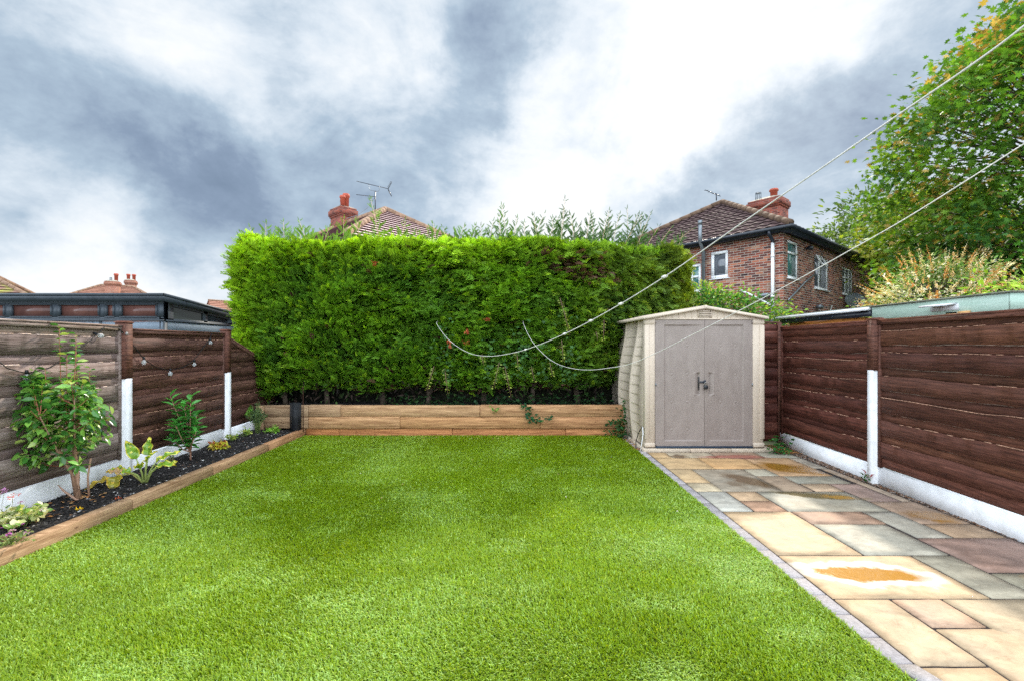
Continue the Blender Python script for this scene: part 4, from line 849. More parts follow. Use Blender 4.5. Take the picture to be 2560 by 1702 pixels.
# satellite dish
t_, z_ = on_face(2112, 750, d2); g_ = MB(); nr, na = 6, 24; V = []; ax = Vector((-.75, -.55, .30)).normalized(); s1 = ax.cross(Vector((0, 0, 1))).normalized(); s2 = s1.cross(ax)
cD = Vector((t_, -.30, z_))
for i in range(nr + 1):
    r = .33 * i / nr
    for k in range(na): an = 2 * math.pi * k / na; V.append(cD + s1 * (r * math.cos(an)) + s2 * (r * .88 * math.sin(an)) + ax * (r * r * .5))
F_ = [(i * na + k, i * na + (k + 1) % na, (i + 1) * na + (k + 1) % na, (i + 1) * na + k) for i in range(nr) for k in range(na)]
g_.add(V, F_); g_.add([v - ax * .012 for v in V], [f[::-1] for f in F_]); g_.tube([cD - s2 * .25, cD + ax * .36 - s2 * .14], .012, 6); g_.tube([cD + ax * .34 - s2 * .14, cD + ax * .43 - s2 * .11], .035, 8); g_.tube([cD, (t_ + .1, 0, z_ - .1)], .022, 6)
g_.build('satellite_dish', M['steel'], h1, world=False)
g_ = MB(); pts = [on_face(*q, d2) for q in ((2045, 768), (2050, 778), (2062, 782), (2072, 775), (2078, 760))]; g_.tube([(t, -.03, z) for t, z in pts], .012, 6); g_.build('loose_cable', M['upvc'], h1, world=False)

def aerial(name, label, M0, base, mast, big=True, ang=0.0):
    t = thing(name, label, 'aerial', base); bx_, by_, bz_ = base; g_ = MB()
    dx_, dy_ = math.cos(ang), math.sin(ang); g_.tube([(bx_, by_, bz_), (bx_, by_, bz_ + mast)], .022, 6); g_.build('mast', M['gutter'], t)
    def boom(z, l0, l1, n, el, tilt, refl):
        g_ = MB(); A = Vector((bx_ + dx_ * l0, by_ + dy_ * l0, z + tilt)); B = Vector((bx_ + dx_ * l1, by_ + dy_ * l1, z - tilt)); g_.tube([A, B], .014, 6)
        for i in range(n): P = A.lerp(B, (i + .3) / n); g_.tube([P - Vector((-dy_, dx_, 0)) * el - Vector((0, 0, .03)), P + Vector((-dy_, dx_, 0)) * el + Vector((0, 0, .03))], .008, 5)
        if refl:
            for s_ in (-1, 1):
                for k in range(5): o_ = Vector((dx_ * .03 * k, dy_ * .03 * k, s_ * (.06 + .055 * k))); g_.tube([B + o_ - Vector((-dy_, dx_, 0)) * .16, B + o_ + Vector((-dy_, dx_, 0)) * .16], .010, 5)
                g_.tube([B, B + Vector((dx_ * .15, dy_ * .15, s_ * .32))], .01, 5)
        g_.build('boom', M['gutter'], t)
    if big:
        boom(bz_ + mast + .26, -.78, .55, 13, .10, .13, True); boom(bz_ + mast - .22, -.80, .04, 10, .08, .03, False)
        g_ = MB(); g_.tube([(bx_ - dx_ * .28, by_ - dy_ * .28, bz_ + mast + .32), (bx_ - dx_ * .27, by_, bz_ + mast + .12), (bx_ - dx_ * .2, by_, bz_ + mast + .04), (bx_ + dx_ * .12, by_, bz_ + mast - .02), (bx_ + dx_ * .18, by_, bz_ + mast + .05), (bx_ + dx_ * .18, by_, bz_ + mast + .22)], .012, 6); g_.build('cradle', M['steel'], t)
    else: boom(bz_ + mast, -.55, .2, 4, .12, .09, False)
    return t

# middle house behind the hedge
H2R = math.atan2(.745, .667); H2C = (-5.11, 14.4)
h2 = thing('brick_house', 'house behind the hedge showing only its faded pink tiled roof and chimney', 'house', (*H2C, -0.06), H2R)
w_ = MB(); wall(w_, (0, 0), (1, 0), 7, 0, 5.0, [], (0, -1)); wall(w_, (0, 0), (0, 1), 10.5, 0, 5.0, [], (-1, 0)); wall(w_, (7, 0), (0, 1), 10.5, 0, 5.0, [], (1, 0)); wall(w_, (0, 10.5), (1, 0), 7, 0, 5.0, [], (0, 1)); w_.build('wall', M['brick'], h2, world=False)
ro2, a2, b2 = hip_roof(h2, 7, 10.5, 5.0, 2.30, M['tile_pink'], along='y', ov=.28, course=.30, roll=.3, amp=.0, step=.055, under=(.10, .05, .06), ridge_r=.12)
chimney(ro2, 3.5, 7.1, 6.0, 8.05, .75, 1.0, [(0, -.28, .15, .62, 'pot'), (.02, .05, .12, .42, 'pot'), (-.25, -.42, .12, .45, 'pot'), (.1, .36, .08, .26, 'cowl')], M['stack_brick'])
R2 = lambda x, y, z: (H2C[0] + x * .667 - y * .745, H2C[1] + x * .745 + y * .667, z)
p = R2(3.5, 4.25, 7.22); aerial('tv_aerial', 'tall rooftop television aerial with two booms above the pink roof', None, (p[0] - .02, p[1], 7.2), 1.02, True, ang=.15)
p = (H1C + d1 * 3.5 + d2 * 3.2); aerial('tv_aerial', 'small low aerial on the peak of the brown roof', None, (p[0] - .1, p[1], 7.3), .28, False, ang=.3)
g_ = MB(); p = R2(3.5, 4.25, 7.22); g_.tube([(p[0] - .02, p[1], 7.95), (p[0] - .35, p[1] - .1, 7.45), (p[0] - .75, p[1] - .15, 7.12), (p[0] - 1.2, p[1] - .2, 6.98)], .012, 5); tag(g_.build('aerial_cable', M['steel']), 'thin cable drooping from the tall aerial to the pink roof', 'cable')

# far rooftops on the left
def far_house(label, apex, rz, Wx, Dy, along, ze, rise, tile, brick, gable=False, chim=(), vis=None):
    h_ = (Wx if along == 'y' else Dy) / 2
    lo = np.array([Wx / 2, 0 if gable else h_]) if along == 'y' else np.array([0 if gable else h_, Dy / 2])
    c, s = math.cos(rz), math.sin(rz); o = (apex[0] - (lo[0] * c - lo[1] * s), apex[1] - (lo[0] * s + lo[1] * c))
    t = thing('brick_house', label, 'house', (*o, -0.06), rz, None); w_ = MB()
    w_.box(0, Wx, 0, Dy, 0, ze)
    if gable:
        if along == 'x': w_.add([(0, 0, ze), (0, Dy, ze), (0, Dy / 2, ze + rise), (Wx, 0, ze), (Wx, Dy, ze), (Wx, Dy / 2, ze + rise)], [(0, 2, 1), (3, 4, 5)])
    w_.build('wall', brick, t, world=False)
    if gable:
        mb = MB(); kw = dict(course=.32, amp=0, step=.05, under=(.3, .25, .25)); z = ze - .1
        roof_slope(mb, (-.1, -.25, z), (Wx + .1, -.25, z), (Wx + .1, Dy / 2, ze + rise + .02), (-.1, Dy / 2, ze + rise + .02), **kw); roof_slope(mb, (Wx + .1, Dy + .25, z), (-.1, Dy + .25, z), (-.1, Dy / 2, ze + rise + .02), (Wx + .1, Dy / 2, ze + rise + .02), **kw)
        r = mb.build('roof', tile, t, world=False); rm = MB(); ridge_line(rm, (-.1, Dy / 2, ze + rise + .06), (Wx + .1, Dy / 2, ze + rise + .06)); rm.build('ridge_tiles', M['ridge'], r, world=False)
    else: r, _, _ = hip_roof(t, Wx, Dy, ze, rise, tile, along=along, amp=0, step=.05, under=(.3, .25, .25))
    for (x, y, z1, wx, wy, pots) in chim: chimney(r, x, y, ze, z1, wx, wy, pots, M['brick_plain'])
    return t, r
M['tile_moss'] = mat('mossy red tile', (0.27, 0.15, 0.11), (0.32, 0.34, 0.05), scale=1.6, rough=0.9, coord='obj', c3=(0.45, 0.44, 0.08), ramp=(.45, .62))
tA, _ = far_house('far house with mossy tiled roof at the left edge of the picture', (-29.9, 22.9), 0.62, 9, 7.4, 'x', 3.3, 2.6, M['tile_moss'], M['brick_plain'])
pB = W(252, 714, 45); far_house('far house with red hipped roof and two chimneys above the garden room', pB[:2], R(28), 9.5, 7, 'x', 5.0, pB[2] - 5.0 + .06, M['tile_red'], M['brick_plain'],
          chim=[(5.6, 4.6, 8.25, .8, .8, [(-.2, 0, .16, .6, 'pot'), (.25, 0, .16, .6, 'pot')]), (4.8, 1.9, 7.75, 1.0, .8, [(.25, 0, .17, .75, 'pot'), (-.15, 0, .09, .35, 'cowl')])])
pC = W(523, 751, 50); far_house('far gabled house with orange brick end wall left of the hedge', pC[:2], R(50), 14, 6.2, 'x', 3.9, pC[2] - 3.9, M['tile_red'], M['brick_plain'], gable=True,
          chim=[(8.0, 3.1, 7.15, .5, .9, [(0, -.22, .14, .45, 'pot'), (0, .2, .14, .45, 'pot')])])
pD = W(600, 778, 34); far_house('low tiled roof beside the hedge, nearer than the gabled house', pD[:2], R(60), 6, 9, 'y', 2.4, pD[2] - 2.4, M['tile_pink'], M['brick_plain'])
# brick mirrored in the garden room's windows is only a red glass colour
# ------------------------------------------------------------------ garden room
gr = thing('garden_room', 'dark grey flat roofed garden room with a strip of high windows behind the left fence', 'garden room', (-8.5, 9.8, -.06))
GY, GX, GB = 8.75, -6.70, 11.35                      # front plane, right side plane, back
zt, zw1, zw0 = 2.34, 2.30, 2.04
def gx(px): return (px - CXP) / F_PX * GY
fo_ = [(gx(a), gx(b)) for a, b in ((-120, 12), (25, 130), (145, 249), (262, 286), (299, 393))]
mb = MB(); X0 = -12.2
us = [X0] + [q for p in fo_ for q in p] + [GX]
mb.box(X0, GX, GY, GY + .12, zw1, zt + .02); mb.box(X0, GX, GY, GY + .12, 1.985, zw0)
for i in range(0, len(us) - 1, 2): mb.box(us[i], us[i + 1], GY, GY + .12, zw0, zw1)
mb.box(X0, GX + .012, GY - .02, GY, 1.965, 1.998); mb.box(gx(407), GX + .004, GY - .006, GY + .1, 0, 1.965); mb.box(gx(248), gx(254), GY - .006, GY + .1, 0, 1.965)
mb.build('frame_wall', M['anthracite'], gr)
for (a, b) in fo_:
    q = MB()
    for (u0, u1, z0, z1) in ((a, b, zw0, zw0 + .022), (a, b, zw1 - .022, zw1), (a, a + .04, zw0 + .035, zw1 - .035), (b - .03, b, zw0 + .035, zw1 - .035)): q.box(u0, u1, GY - .010, GY + .05, z0, z1)
    wn_ = q.build('window', M['anthracite'], gr); q = MB(); q.box(a + .02, b - .02, GY + .03, GY + .04, zw0 + .02, zw1 - .02); q.build('pane', M['room_glass'], wn_)
mb = MB()
for u in np.arange(X0, gx(248) - .05, .165): mb.cbox(u + .002, min(u + .163, gx(248)), GY + .01, GY + .05, 0, 1.965, .004)
mb.build('vertical_cladding', M['slate_board'], gr)
mb = MB(); z = 1.965
while z > 0: mb.cbox(gx(254), gx(407), GY + .004, GY + .05, z - .165, z - .004, .005); mb.cbox(GX - .05, GX - .004, GY + .11, GB, z - .165, z - .004, .005); z -= .168
mb.build('horizontal_cladding', M['slate_board'], gr)
# side: monopitch falling to the back
mb = MB(); zbk = 2.12
def side_top(y): return zt + .02 + (zbk - .02 - zt) * (y - GY) / (GB - GY)
mb.obox((GX - .08, GY, 1.985), (.08, 0, 0), (0, GB - GY, 0), (0, 0, .04)); mb.obox((GX, GY + .06, 1.965), (.02, 0, 0), (0, GB - GY - .06, 0), (0, 0, .033))
wy0, wy1, wy2 = GY + .26, GY + 1.15, GY + 1.22
for (a, b) in ((GY + .004, wy0), (wy1, wy2 + .05), (GB - .6, GB)): mb.add([(GX, a, 2.0), (GX, b, 2.0), (GX, b, side_top(b)), (GX, a, side_top(a)), (GX - .08, a, 2.0), (GX - .08, b, 2.0), (GX - .08, b, side_top(b)), (GX - .08, a, side_top(a))], [(0, 1, 2, 3), (0, 3, 7, 4), (1, 5, 6, 2), (4, 7, 6, 5)])
a, b = wy0, GB - .6; mb.add([(GX, a, side_top(a) - .07), (GX, b, side_top(b) - .06), (GX, b, side_top(b)), (GX, a, side_top(a))], [(0, 1, 2, 3)]); mb.box(GX - .08, GX - .05, GY, GB, 0, 2.05)
mb.build('side_frame', M['anthracite'], gr)
mb = MB(); a, b = wy0, wy1; mb.add([(GX - .03, a, 2.02), (GX - .03, b, 2.02), (GX - .03, b, side_top(b)), (GX - .03, a, side_top(a))], [(0, 1, 2, 3)]); mb.build('side_window', M['side_glass'], gr)
mb = MB()
for k in range(6): mb.obox((GX - .05, wy2 + .05, 2.025 + k * .03), (.03, 0, -.01), (0, GB - .6 - wy2 - .05, 0), (0, 0, .012))
mb.box(GX - .07, GX - .055, wy2, GB - .6, 2.0, 2.2); mb.build('louvre', M['anthracite'], gr)
mb = MB()
V = [(X0 - .1, GY - .12, zt), (GX + .10, GY - .12, zt), (GX + .10, GB + .1, zbk - .03), (X0 - .1, GB + .1, zbk - .03)]
mb.add([*[np.array(v) + (0, 0, .02) for v in V], *[np.array(v) + (0, 0, .13) for v in V]], [(0, 3, 2, 1), (4, 5, 6, 7), (0, 1, 5, 4), (1, 2, 6, 5), (2, 3, 7, 6), (3, 0, 4, 7)])
mb.obox((X0 - .12, GY - .135, zt + .105), (GX + .24 - X0, 0, 0), (0, .015, 0), (0, 0, .045)); mb.obox((GX + .10, GY - .135, zt + .105), (0.015, 0, 0), (0, GB - GY + .23, zbk - .03 - zt), (0, 0, .045))
mb.build('roof', M['anthracite'], gr)
mb = MB(); mb.box(X0, X0 + .1, GY, GB, 0, 2.3); mb.box(X0, GX, GB - .1, GB, 0, 2.0); mb.box(GX - .02, GX + .03, GB - .05, GB + .02, 0, 2.0, (1.8, 1.8, 1.8)); mb.build('back_wall', M['slate_board'], gr)

# ------------------------------------------------------------------ neighbour's low outbuilding behind the right fence
ob = thing('green_outbuilding', 'low pale green outbuilding with felt roof behind the right fence', 'outbuilding', (6, 6.5, -.06))
BX = 5.02; y0_, ym_, y1_ = 4.6, 6.35, 8.5
mb = MB(); mb.box(BX + .12, 8.2, y0_ + .1, y1_, 0, 1.86); mb.build('wall', M['mint'], ob)
mb = MB(); mb.cbox(BX, BX + .03, y0_, ym_, 1.86, 2.03, .004); mb.box(BX, 8.2, y0_ - .02, y0_, 1.86, 2.03); mb.build('fascia', M['mint'], ob)
mb = MB(); mb.box(BX - .03, 8.25, y0_ - .04, y1_ + .05, 2.035, 2.05); mb.build('roof', M['felt'], ob)
mb = MB(); mb.obox((BX - .10, ym_ + .01, 1.985), (.13, 0, .01), (0, y1_ - ym_, 0), (0, 0, .045)); mb.build('white_flashing', M['white'], ob)
mb = MB(); mb.box(BX - .02, BX + .02, ym_ + .01, y1_, 1.905, 1.985)
for k in range(7): mb.tube([(BX - .02, ym_ + .15 + k * .3, 1.945), (BX - .026, ym_ + .15 + k * .3, 1.945)], .008, 8, (9, 9, 9))
mb.build('black_gutter', M['gutter'], ob)
mb = MB(); mb.box(BX + .04, BX + .10, ym_ + .2, y1_ - .2, 1.80, 1.905); mb.build('trim', M['orange_wood'], ob)
mb = MB(); sy = 5.13; mb.obox((BX - .17, sy, 1.945), (.17, 0, .02), (0, .30, 0), (0, 0, .02), (1, 1, 1)); mb.box(BX - .01, BX, sy - .02, sy + .32, 1.90, 1.97); mb.build('solar_light', M['white'], ob)
mb = MB()
for k in range(3): mb.obox((BX - .03 + .03 * k, 5.0 + .17 * k, 1.72), (.02, 0, 0), (0, .13, 0), (0, -.03, .16), (1.7, 1.5, 1.0))
mb.build('stacked_batten', M['sleeper'], ob)

# ------------------------------------------------------------------ vegetation tools
def basis(D, roll=None, up=(0, 0, 1)):
    """rotation frames (n,3,3) with columns x=D, y, z"""
    D = np.asarray(D, float); D = D / (np.linalg.norm(D, axis=1, keepdims=True) + 1e-9); U = np.tile(np.array(up, float), (len(D), 1))
    bad = np.abs((D * U).sum(1)) > .97; U[bad] = (1, 0, 0)
    Yv = np.cross(U, D); Yv /= np.linalg.norm(Yv, axis=1, keepdims=True) + 1e-9; Z = np.cross(D, Yv)
    if roll is not None:
        c, s = np.cos(roll)[:, None], np.sin(roll)[:, None]; Yv, Z = Yv * c + Z * s, Z * c - Yv * s
    return np.stack([D, Yv, Z], 2)
def stamp(mb, T, F, P, B, S, C, jitter=None):
    """place template T (k,3) with faces F at points P with frames B, sizes S (n) and colours C (n,3)"""
    n = len(P); T = np.asarray(T, float); V = np.einsum('nij,kj->nki', B, T) * np.reshape(S, (n, 1, 1)) + P[:, None, :]
    F = np.asarray(F); off = (np.arange(n) * len(T))[:, None, None]
    cc = np.repeat(C[:, None, :], len(F), 1)
    if jitter is not None: cc = cc * jitter[None, :, None]
    mb.bulk(V.reshape(-1, 3), (F[None] + off).reshape(-1, F.shape[1]), cc.reshape(-1, 3))
def leaf_tpl(w=.42, fold=.12, droop=.10):
    v = [(0, 0, 0), (.28, w * .42, fold * .9), (.62, w * .46, fold * .8 - droop * .3), (1, 0, -droop), (.62, -w * .46, fold * .8 - droop * .3), (.28, -w * .42, fold * .9), (.32, 0, .0), (.66, 0, -droop * .3)]
    return np.array(v), np.array([(0, 6, 1, 0), (6, 7, 2, 1), (7, 3, 2, 7), (0, 5, 6, 0), (5, 4, 7, 6), (4, 3, 7, 4)])
LT, LF_ = leaf_tpl(); 
def lf_tri():          # leaf as triangles+quads split to triangles
    f = []
    for q in LF_:
        q = list(q); u = []
        for a in q:
            if a not in u: u.append(a)
        if len(u) == 3: f.append(u)
        else: f += [[u[0], u[1], u[2]], [u[0], u[2], u[3]]]
    return np.array(f)
LTRI = lf_tri()
def maple_tpl():
    a = np.radians([180, 140, 112, 85, 62, 38, 20, 0, -20, -38, -62, -85, -112, -140]); r = [.12, .50, .38, .78, .42, .95, .55, 1.05, .55, .95, .42, .78, .38, .50]
    v = [(.35 + r_ * math.cos(t) * .62, r_ * math.sin(t) * .62, -.12 * r_ ** 2) for t, r_ in zip(a, r)]; v = [(.35, 0, 0)] + v
    return np.array(v), np.array([(0, i, i + 1) for i in range(1, 14)] + [(0, 14, 1)])
MT, MF = maple_tpl()
def ivy_tpl():
    a = np.radians([180, 120, 80, 50, 25, 0, -25, -50, -80, -120]); r = [.15, .62, .50, .85, .55, 1.1, .55, .85, .50, .62]
    v = [(.35, 0, .05)] + [(.35 + r_ * math.cos(t) * .55, r_ * math.sin(t) * .55, -.08 * r_) for t, r_ in zip(a, r)]
    return np.array(v), np.array([(0, i, i + 1) for i in range(1, 10)] + [(0, 10, 1)])
IT, IF = ivy_tpl()
def spray_tpl(seed=0, n=7):
    """flat feathery conifer spray along +x, unit length"""
    rs = np.random.RandomState(seed); v, f = [], []
    def blade(p, d, L, w):
        d = np.array(d, float); d /= np.linalg.norm(d); s = np.cross(d, (0, 0, 1.0)); s /= np.linalg.norm(s); p = np.array(p); b = len(v)
        v.extend([p, p + d * L * .5 + s * w, p + d * L, p + d * L * .5 - s * w]); f.append((b, b + 1, b + 2, b + 3))
    blade((0, 0, 0), (1, 0, 0), 1.0, .035)
    for i in range(n):
        x = .12 + .8 * i / n; z = -.25 * x * x
        for sd in (-1, 1):
            L = (.46 - .34 * i / n) * rs.uniform(.75, 1.2); ang = R(rs.uniform(28, 44)); dz = rs.uniform(-.25, .25)
            d = (math.cos(ang), sd * math.sin(ang), dz); blade((x, 0, z), d, L, .042)
            blade((x + .45 * L * math.cos(ang), sd * .45 * L * math.sin(ang), z + dz * L * .45), (math.cos(ang * .2), sd * math.sin(ang * .2), dz), L * .55, .032)
            blade((x + .35 * L * math.cos(ang), sd * .35 * L * math.sin(ang), z + dz * L * .35), (math.cos(ang * 2.1), sd * math.sin(ang * 2.1), dz), L * .35, .028)
    v = np.array(v); v[:, 2] -= .12 * v[:, 0] ** 2; return v, np.array(f)
SPR = [spray_tpl(i, 6) for i in range(4)]

# ------------------------------------------------------------------ the hedge
def hedge():
    t = thing('conifer_hedge', 'tall clipped green conifer hedge across the back of the lawn', 'hedge', (-.7, 8.6, .46))
    line = np.array([(-4.78, 9.5), (-4.80, 8.1), (-4.66, 7.86), (-3.0, 7.80), (0.0, 7.80), (1.35, 7.84), (2.3, 8.5), (3.15, 8.75), (3.40, 9.0), (3.45, 9.7)])
    seg = np.linalg.norm(np.diff(line, axis=0), axis=1); cum = np.concatenate([[0], np.cumsum(seg)])
    mb = MB(); nf = 44000; s = RS.rand(nf) * cum[-1]
    x = np.interp(s, cum, line[:, 0]); y = np.interp(s, cum, line[:, 1]); e = .05
    tx = np.interp(s + e, cum, line[:, 0]) - np.interp(s - e, cum, line[:, 0]); ty = np.interp(s + e, cum, line[:, 1]) - np.interp(s - e, cum, line[:, 1])
    tl = np.hypot(tx, ty) + 1e-9; tx /= tl; ty /= tl; nx, ny = ty, -tx
    zb = .70 + .16 * (fbm(x * 1.2, 3.3, 0, 3) - .5) * 2 - .22 * np.clip((-3.9 - x) * 1.5, 0, 1) + .05 * np.clip(x + .3, 0, 1)
    ztp = 3.26 + .10 * (fbm(x * 1.5, 8.8, 0, 2) - .5) * 2 + .14 * (fbm(x * 6, 2.8, 0, 2) - .5) * 2
    hz = RS.rand(nf); z = zb + (ztp - zb) * hz
    lump = (fbm(x * 1.7 + 4, z * 2.4, y * 1.7, 3) - .48); lump2 = fbm(x * 5 + 9, z * 7, y * 5, 2) - .5
    bow = -.10 * np.clip((hz - .86) / .14, 0, 1) ** 2 - .20 * np.clip((.12 - hz) / .12, 0, 1) ** 2 + .05 * np.sin(hz * 3)
    off = lump * .46 + lump2 * .34 + bow - RS.rand(nf) ** 1.4 * .24
    P = np.stack([x + nx * off, y + ny * off, z], 1)
    # streak direction: sweeps up to the left at the left, sideways at the right
    fl = fbm(x * .8 + 30, z * .9, 1, 2)
    ang = np.interp(x, [-4.8, -2, 0, 2, 3.4], [R(118), R(60), R(25), R(5), R(0)]) + (fl - .5) * 2.4 + RS.normal(0, .42, nf)
    sgn = np.where(RS.rand(nf) < .25, -1, 1); outw = RS.uniform(.35, 1.05, nf)
    D = np.stack([nx * outw + tx * np.cos(ang) * sgn, ny * outw + ty * np.cos(ang) * sgn, np.sin(ang) * .75 + .12 - .35 * (RS.rand(nf) < .2)], 1)
    B = basis(D, RS.uniform(-1.1, 1.1, nf)); S = RS.uniform(.075, .175, nf) * (1 + .35 * hz) * np.where((x < -4.6) | (x > 3.2), 1.35, 1)
    # spray colour: backlit yellow painted in high and on the left, bluer green to the right, dead brown patches
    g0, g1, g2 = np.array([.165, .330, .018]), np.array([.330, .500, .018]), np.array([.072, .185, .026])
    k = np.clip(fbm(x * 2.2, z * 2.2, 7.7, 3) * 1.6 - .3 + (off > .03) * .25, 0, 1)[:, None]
    C = g2 * (1 - k) + g0 * k; young = np.clip((hz - .80) * 5 * np.clip(1.15 - (x + 1.4) / 3, .25, 1), 0, 1) * RS.uniform(.4, 1, nf) + .55 * np.clip((-4.2 - x) * 2, 0, 1) + .5 * np.clip((x - 2.9) * 2, 0, 1)  # also carries the painted backlight at the top and ends
    young = np.clip(young + (RS.rand(nf) < .10) * .6, 0, 1)[:, None]; C = C * (1 - young) + g1 * 1.15 * young  # young: bright tips together with the painted backlight
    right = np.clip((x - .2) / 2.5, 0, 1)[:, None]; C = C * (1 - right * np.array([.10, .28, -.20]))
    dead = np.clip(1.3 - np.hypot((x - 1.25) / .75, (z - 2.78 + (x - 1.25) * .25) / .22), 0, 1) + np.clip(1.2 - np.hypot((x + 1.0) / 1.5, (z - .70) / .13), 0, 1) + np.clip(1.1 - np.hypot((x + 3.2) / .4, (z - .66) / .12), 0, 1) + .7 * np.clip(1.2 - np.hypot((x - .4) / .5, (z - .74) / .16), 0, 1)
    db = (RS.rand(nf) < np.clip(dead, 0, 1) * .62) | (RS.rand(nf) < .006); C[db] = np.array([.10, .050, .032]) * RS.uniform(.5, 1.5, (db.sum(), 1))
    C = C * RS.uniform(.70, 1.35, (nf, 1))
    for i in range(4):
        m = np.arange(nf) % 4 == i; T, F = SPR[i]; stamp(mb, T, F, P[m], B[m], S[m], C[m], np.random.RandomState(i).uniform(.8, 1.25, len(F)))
    # top surface
    nt = 9000; xt = RS.uniform(-4.75, 3.42, nt); y0 = np.interp(xt, [-4.8, -4.6, 1.35, 2.3, 3.15, 3.45], [8.1, 7.86, 7.84, 8.5, 8.75, 9.1]); yt = y0 + (RS.rand(nt) ** 1.8) * 1.5
    zt_ = 3.21 + .12 * (fbm(xt * 1.6, yt, 3, 3) - .5) * 2 - .06 * RS.rand(nt)
    D = np.stack([RS.normal(0, .45, nt) - .15, RS.normal(-.1, .4, nt), RS.uniform(.5, 1.2, nt)], 1); S = RS.uniform(.09, .22, nt)
    C = (g1 * 1.25)[None] * RS.uniform(.6, 1.35, (nt, 1)) * (1 - np.clip((xt[:, None] + .8) / 3.5, 0, 1) * np.array([.45, .35, -.3]))  # backlit yellow of the top edge painted into the sprays
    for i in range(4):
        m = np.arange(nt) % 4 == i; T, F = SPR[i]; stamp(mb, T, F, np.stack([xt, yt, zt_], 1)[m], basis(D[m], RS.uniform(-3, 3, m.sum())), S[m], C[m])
    # leaders growing above the clip line
    lead = [(-4.35, .30, -.1), (-4.0, .22, .05), (-3.6, .34, -.12), (-3.35, .2, .1), (-3.02, .30, .08), (-2.66, .24, .05), (-2.31, .52, -.12), (-2.2, .2, .2), (-1.7, .18, 0), (-1.35, .26, 0), (-.95, .22, .1), (-.55, .2, .0), (-.42, .24, .2), (-.08, .60, -.28), (.02, .3, .3), (.22, .28, 0), (.46, .35, -.1), (.60, .34, .3),
            (.88, .50, .0), (.86, .4, .12), (1.12, .36, -.05), (1.3, .34, .22), (1.62, .44, .25), (1.82, .52, .35), (2.05, .44, .1), (2.2, .55, .12), (2.32, .46, .4), (2.42, .46, .10), (2.75, .34, .6), (2.9, .34, .75), (3.2, .26, .6), (-4.62, .2, -.5), (-4.2, .16, .2), (-3.8, .2, 0), (-2.9, .16, -.2), (-2.45, .2, .2), (-2.0, .3, -.1), (-1.52, .2, .2), (-1.15, .2, -.2), (-.75, .26, .1), (-.2, .3, -.1), (.36, .3, .2), (.72, .4, -.1), (1.0, .3, .3), (1.45, .36, -.1), (1.72, .4, 0), (2.12, .4, .4), (2.55, .36, .3)]
    st = []; PP, DD, SS = [], [], []
    for (lx, lh, ln) in lead:
        lh *= (1.28 if lx > -.5 else 1.1) * RS.uniform(.75, 1.15); ln += RS.normal(0, .16)
        y_ = np.interp(lx, [-4.8, 1.35, 2.3, 3.15], [8.0, 7.95, 8.55, 8.85]) + RS.uniform(0, .25); a = Vector((lx, y_, 3.28)); h_ = lh + .12; b = a + Vector((ln * h_, RS.uniform(-.08, .08), h_)); st.append([a, a.lerp(b, .5) + Vector((0, 0, .01)), b])
        m_ = int(h_ / .036)
        for k in range(m_):
            f = (k + .5) / m_; p = a.lerp(b, f)
            for sd in (-1, 1):
                if RS.rand() < .28: continue
                PP.append(p); DD.append((sd * RS.uniform(.35, 1.1) + ln * .5, RS.uniform(-.9, .9), RS.uniform(.4, 1.3))); SS.append((.22 * (1 - f) ** .7 + .05) * RS.uniform(.4, 1.3))
        PP.append(b - Vector((0, 0, .02))); DD.append((ln, 0, 1)); SS.append(.09)
    for k_ in range(330):                       # short untidy shoots along the clipped edge
        lx = RS.uniform(-4.75, 3.3); y_ = np.interp(lx, [-4.8, 1.35, 2.3, 3.15], [7.92, 7.88, 8.5, 8.8]) + RS.uniform(-.06, .5); h_ = RS.uniform(.08, .24) * (.7 + .6 * float(fbm(lx * 1.3, 1.1, 0, 2))); p = Vector((lx, y_, 3.24)); tl_ = RS.normal(0, .3)
        for f in (0, .3, .6): PP.append(p + Vector((tl_ * f * h_, 0, f * h_))); DD.append((tl_ + RS.normal(0, .35), RS.normal(0, .3), 1)); SS.append(h_ * RS.uniform(.6, .9))
    PP, DD, SS = np.array([tuple(p) for p in PP]), np.array(DD), np.array(SS); xk = PP[:, 0]
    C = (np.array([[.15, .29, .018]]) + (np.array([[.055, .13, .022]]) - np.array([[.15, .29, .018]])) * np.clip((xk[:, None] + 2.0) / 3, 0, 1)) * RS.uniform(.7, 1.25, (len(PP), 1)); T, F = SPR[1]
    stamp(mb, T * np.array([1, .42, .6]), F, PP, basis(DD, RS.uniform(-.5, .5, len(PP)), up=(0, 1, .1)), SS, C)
    mb.build('foliage', M['hedge'], t)
    for pts in st: q_ = MB(); q_.tube(pts, [.006, .004, .0015], 5, (.55, .38, .22)); q_.build('leader_stem', M['stem'], t)
    # near-black core added inside so no light leaks through
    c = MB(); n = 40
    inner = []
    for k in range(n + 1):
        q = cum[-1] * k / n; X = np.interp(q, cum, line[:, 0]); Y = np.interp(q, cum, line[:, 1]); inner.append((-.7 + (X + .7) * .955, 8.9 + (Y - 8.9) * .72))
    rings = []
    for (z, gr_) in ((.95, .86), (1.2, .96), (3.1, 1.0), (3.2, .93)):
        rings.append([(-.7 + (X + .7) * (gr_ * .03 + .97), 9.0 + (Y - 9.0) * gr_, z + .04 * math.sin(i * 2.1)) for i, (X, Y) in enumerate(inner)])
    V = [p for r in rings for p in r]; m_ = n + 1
    F = [(j * m_ + i, j * m_ + i + 1, (j + 1) * m_ + i + 1, (j + 1) * m_ + i) for j in range(3) for i in range(n)] + [tuple(3 * m_ + i for i in range(m_)), tuple(i for i in range(m_))[::-1], (n, 0, m_, m_ + n), (m_ + n, m_, 2 * m_, 2 * m_ + n), (2 * m_ + n, 2 * m_, 3 * m_, 3 * m_ + n)]
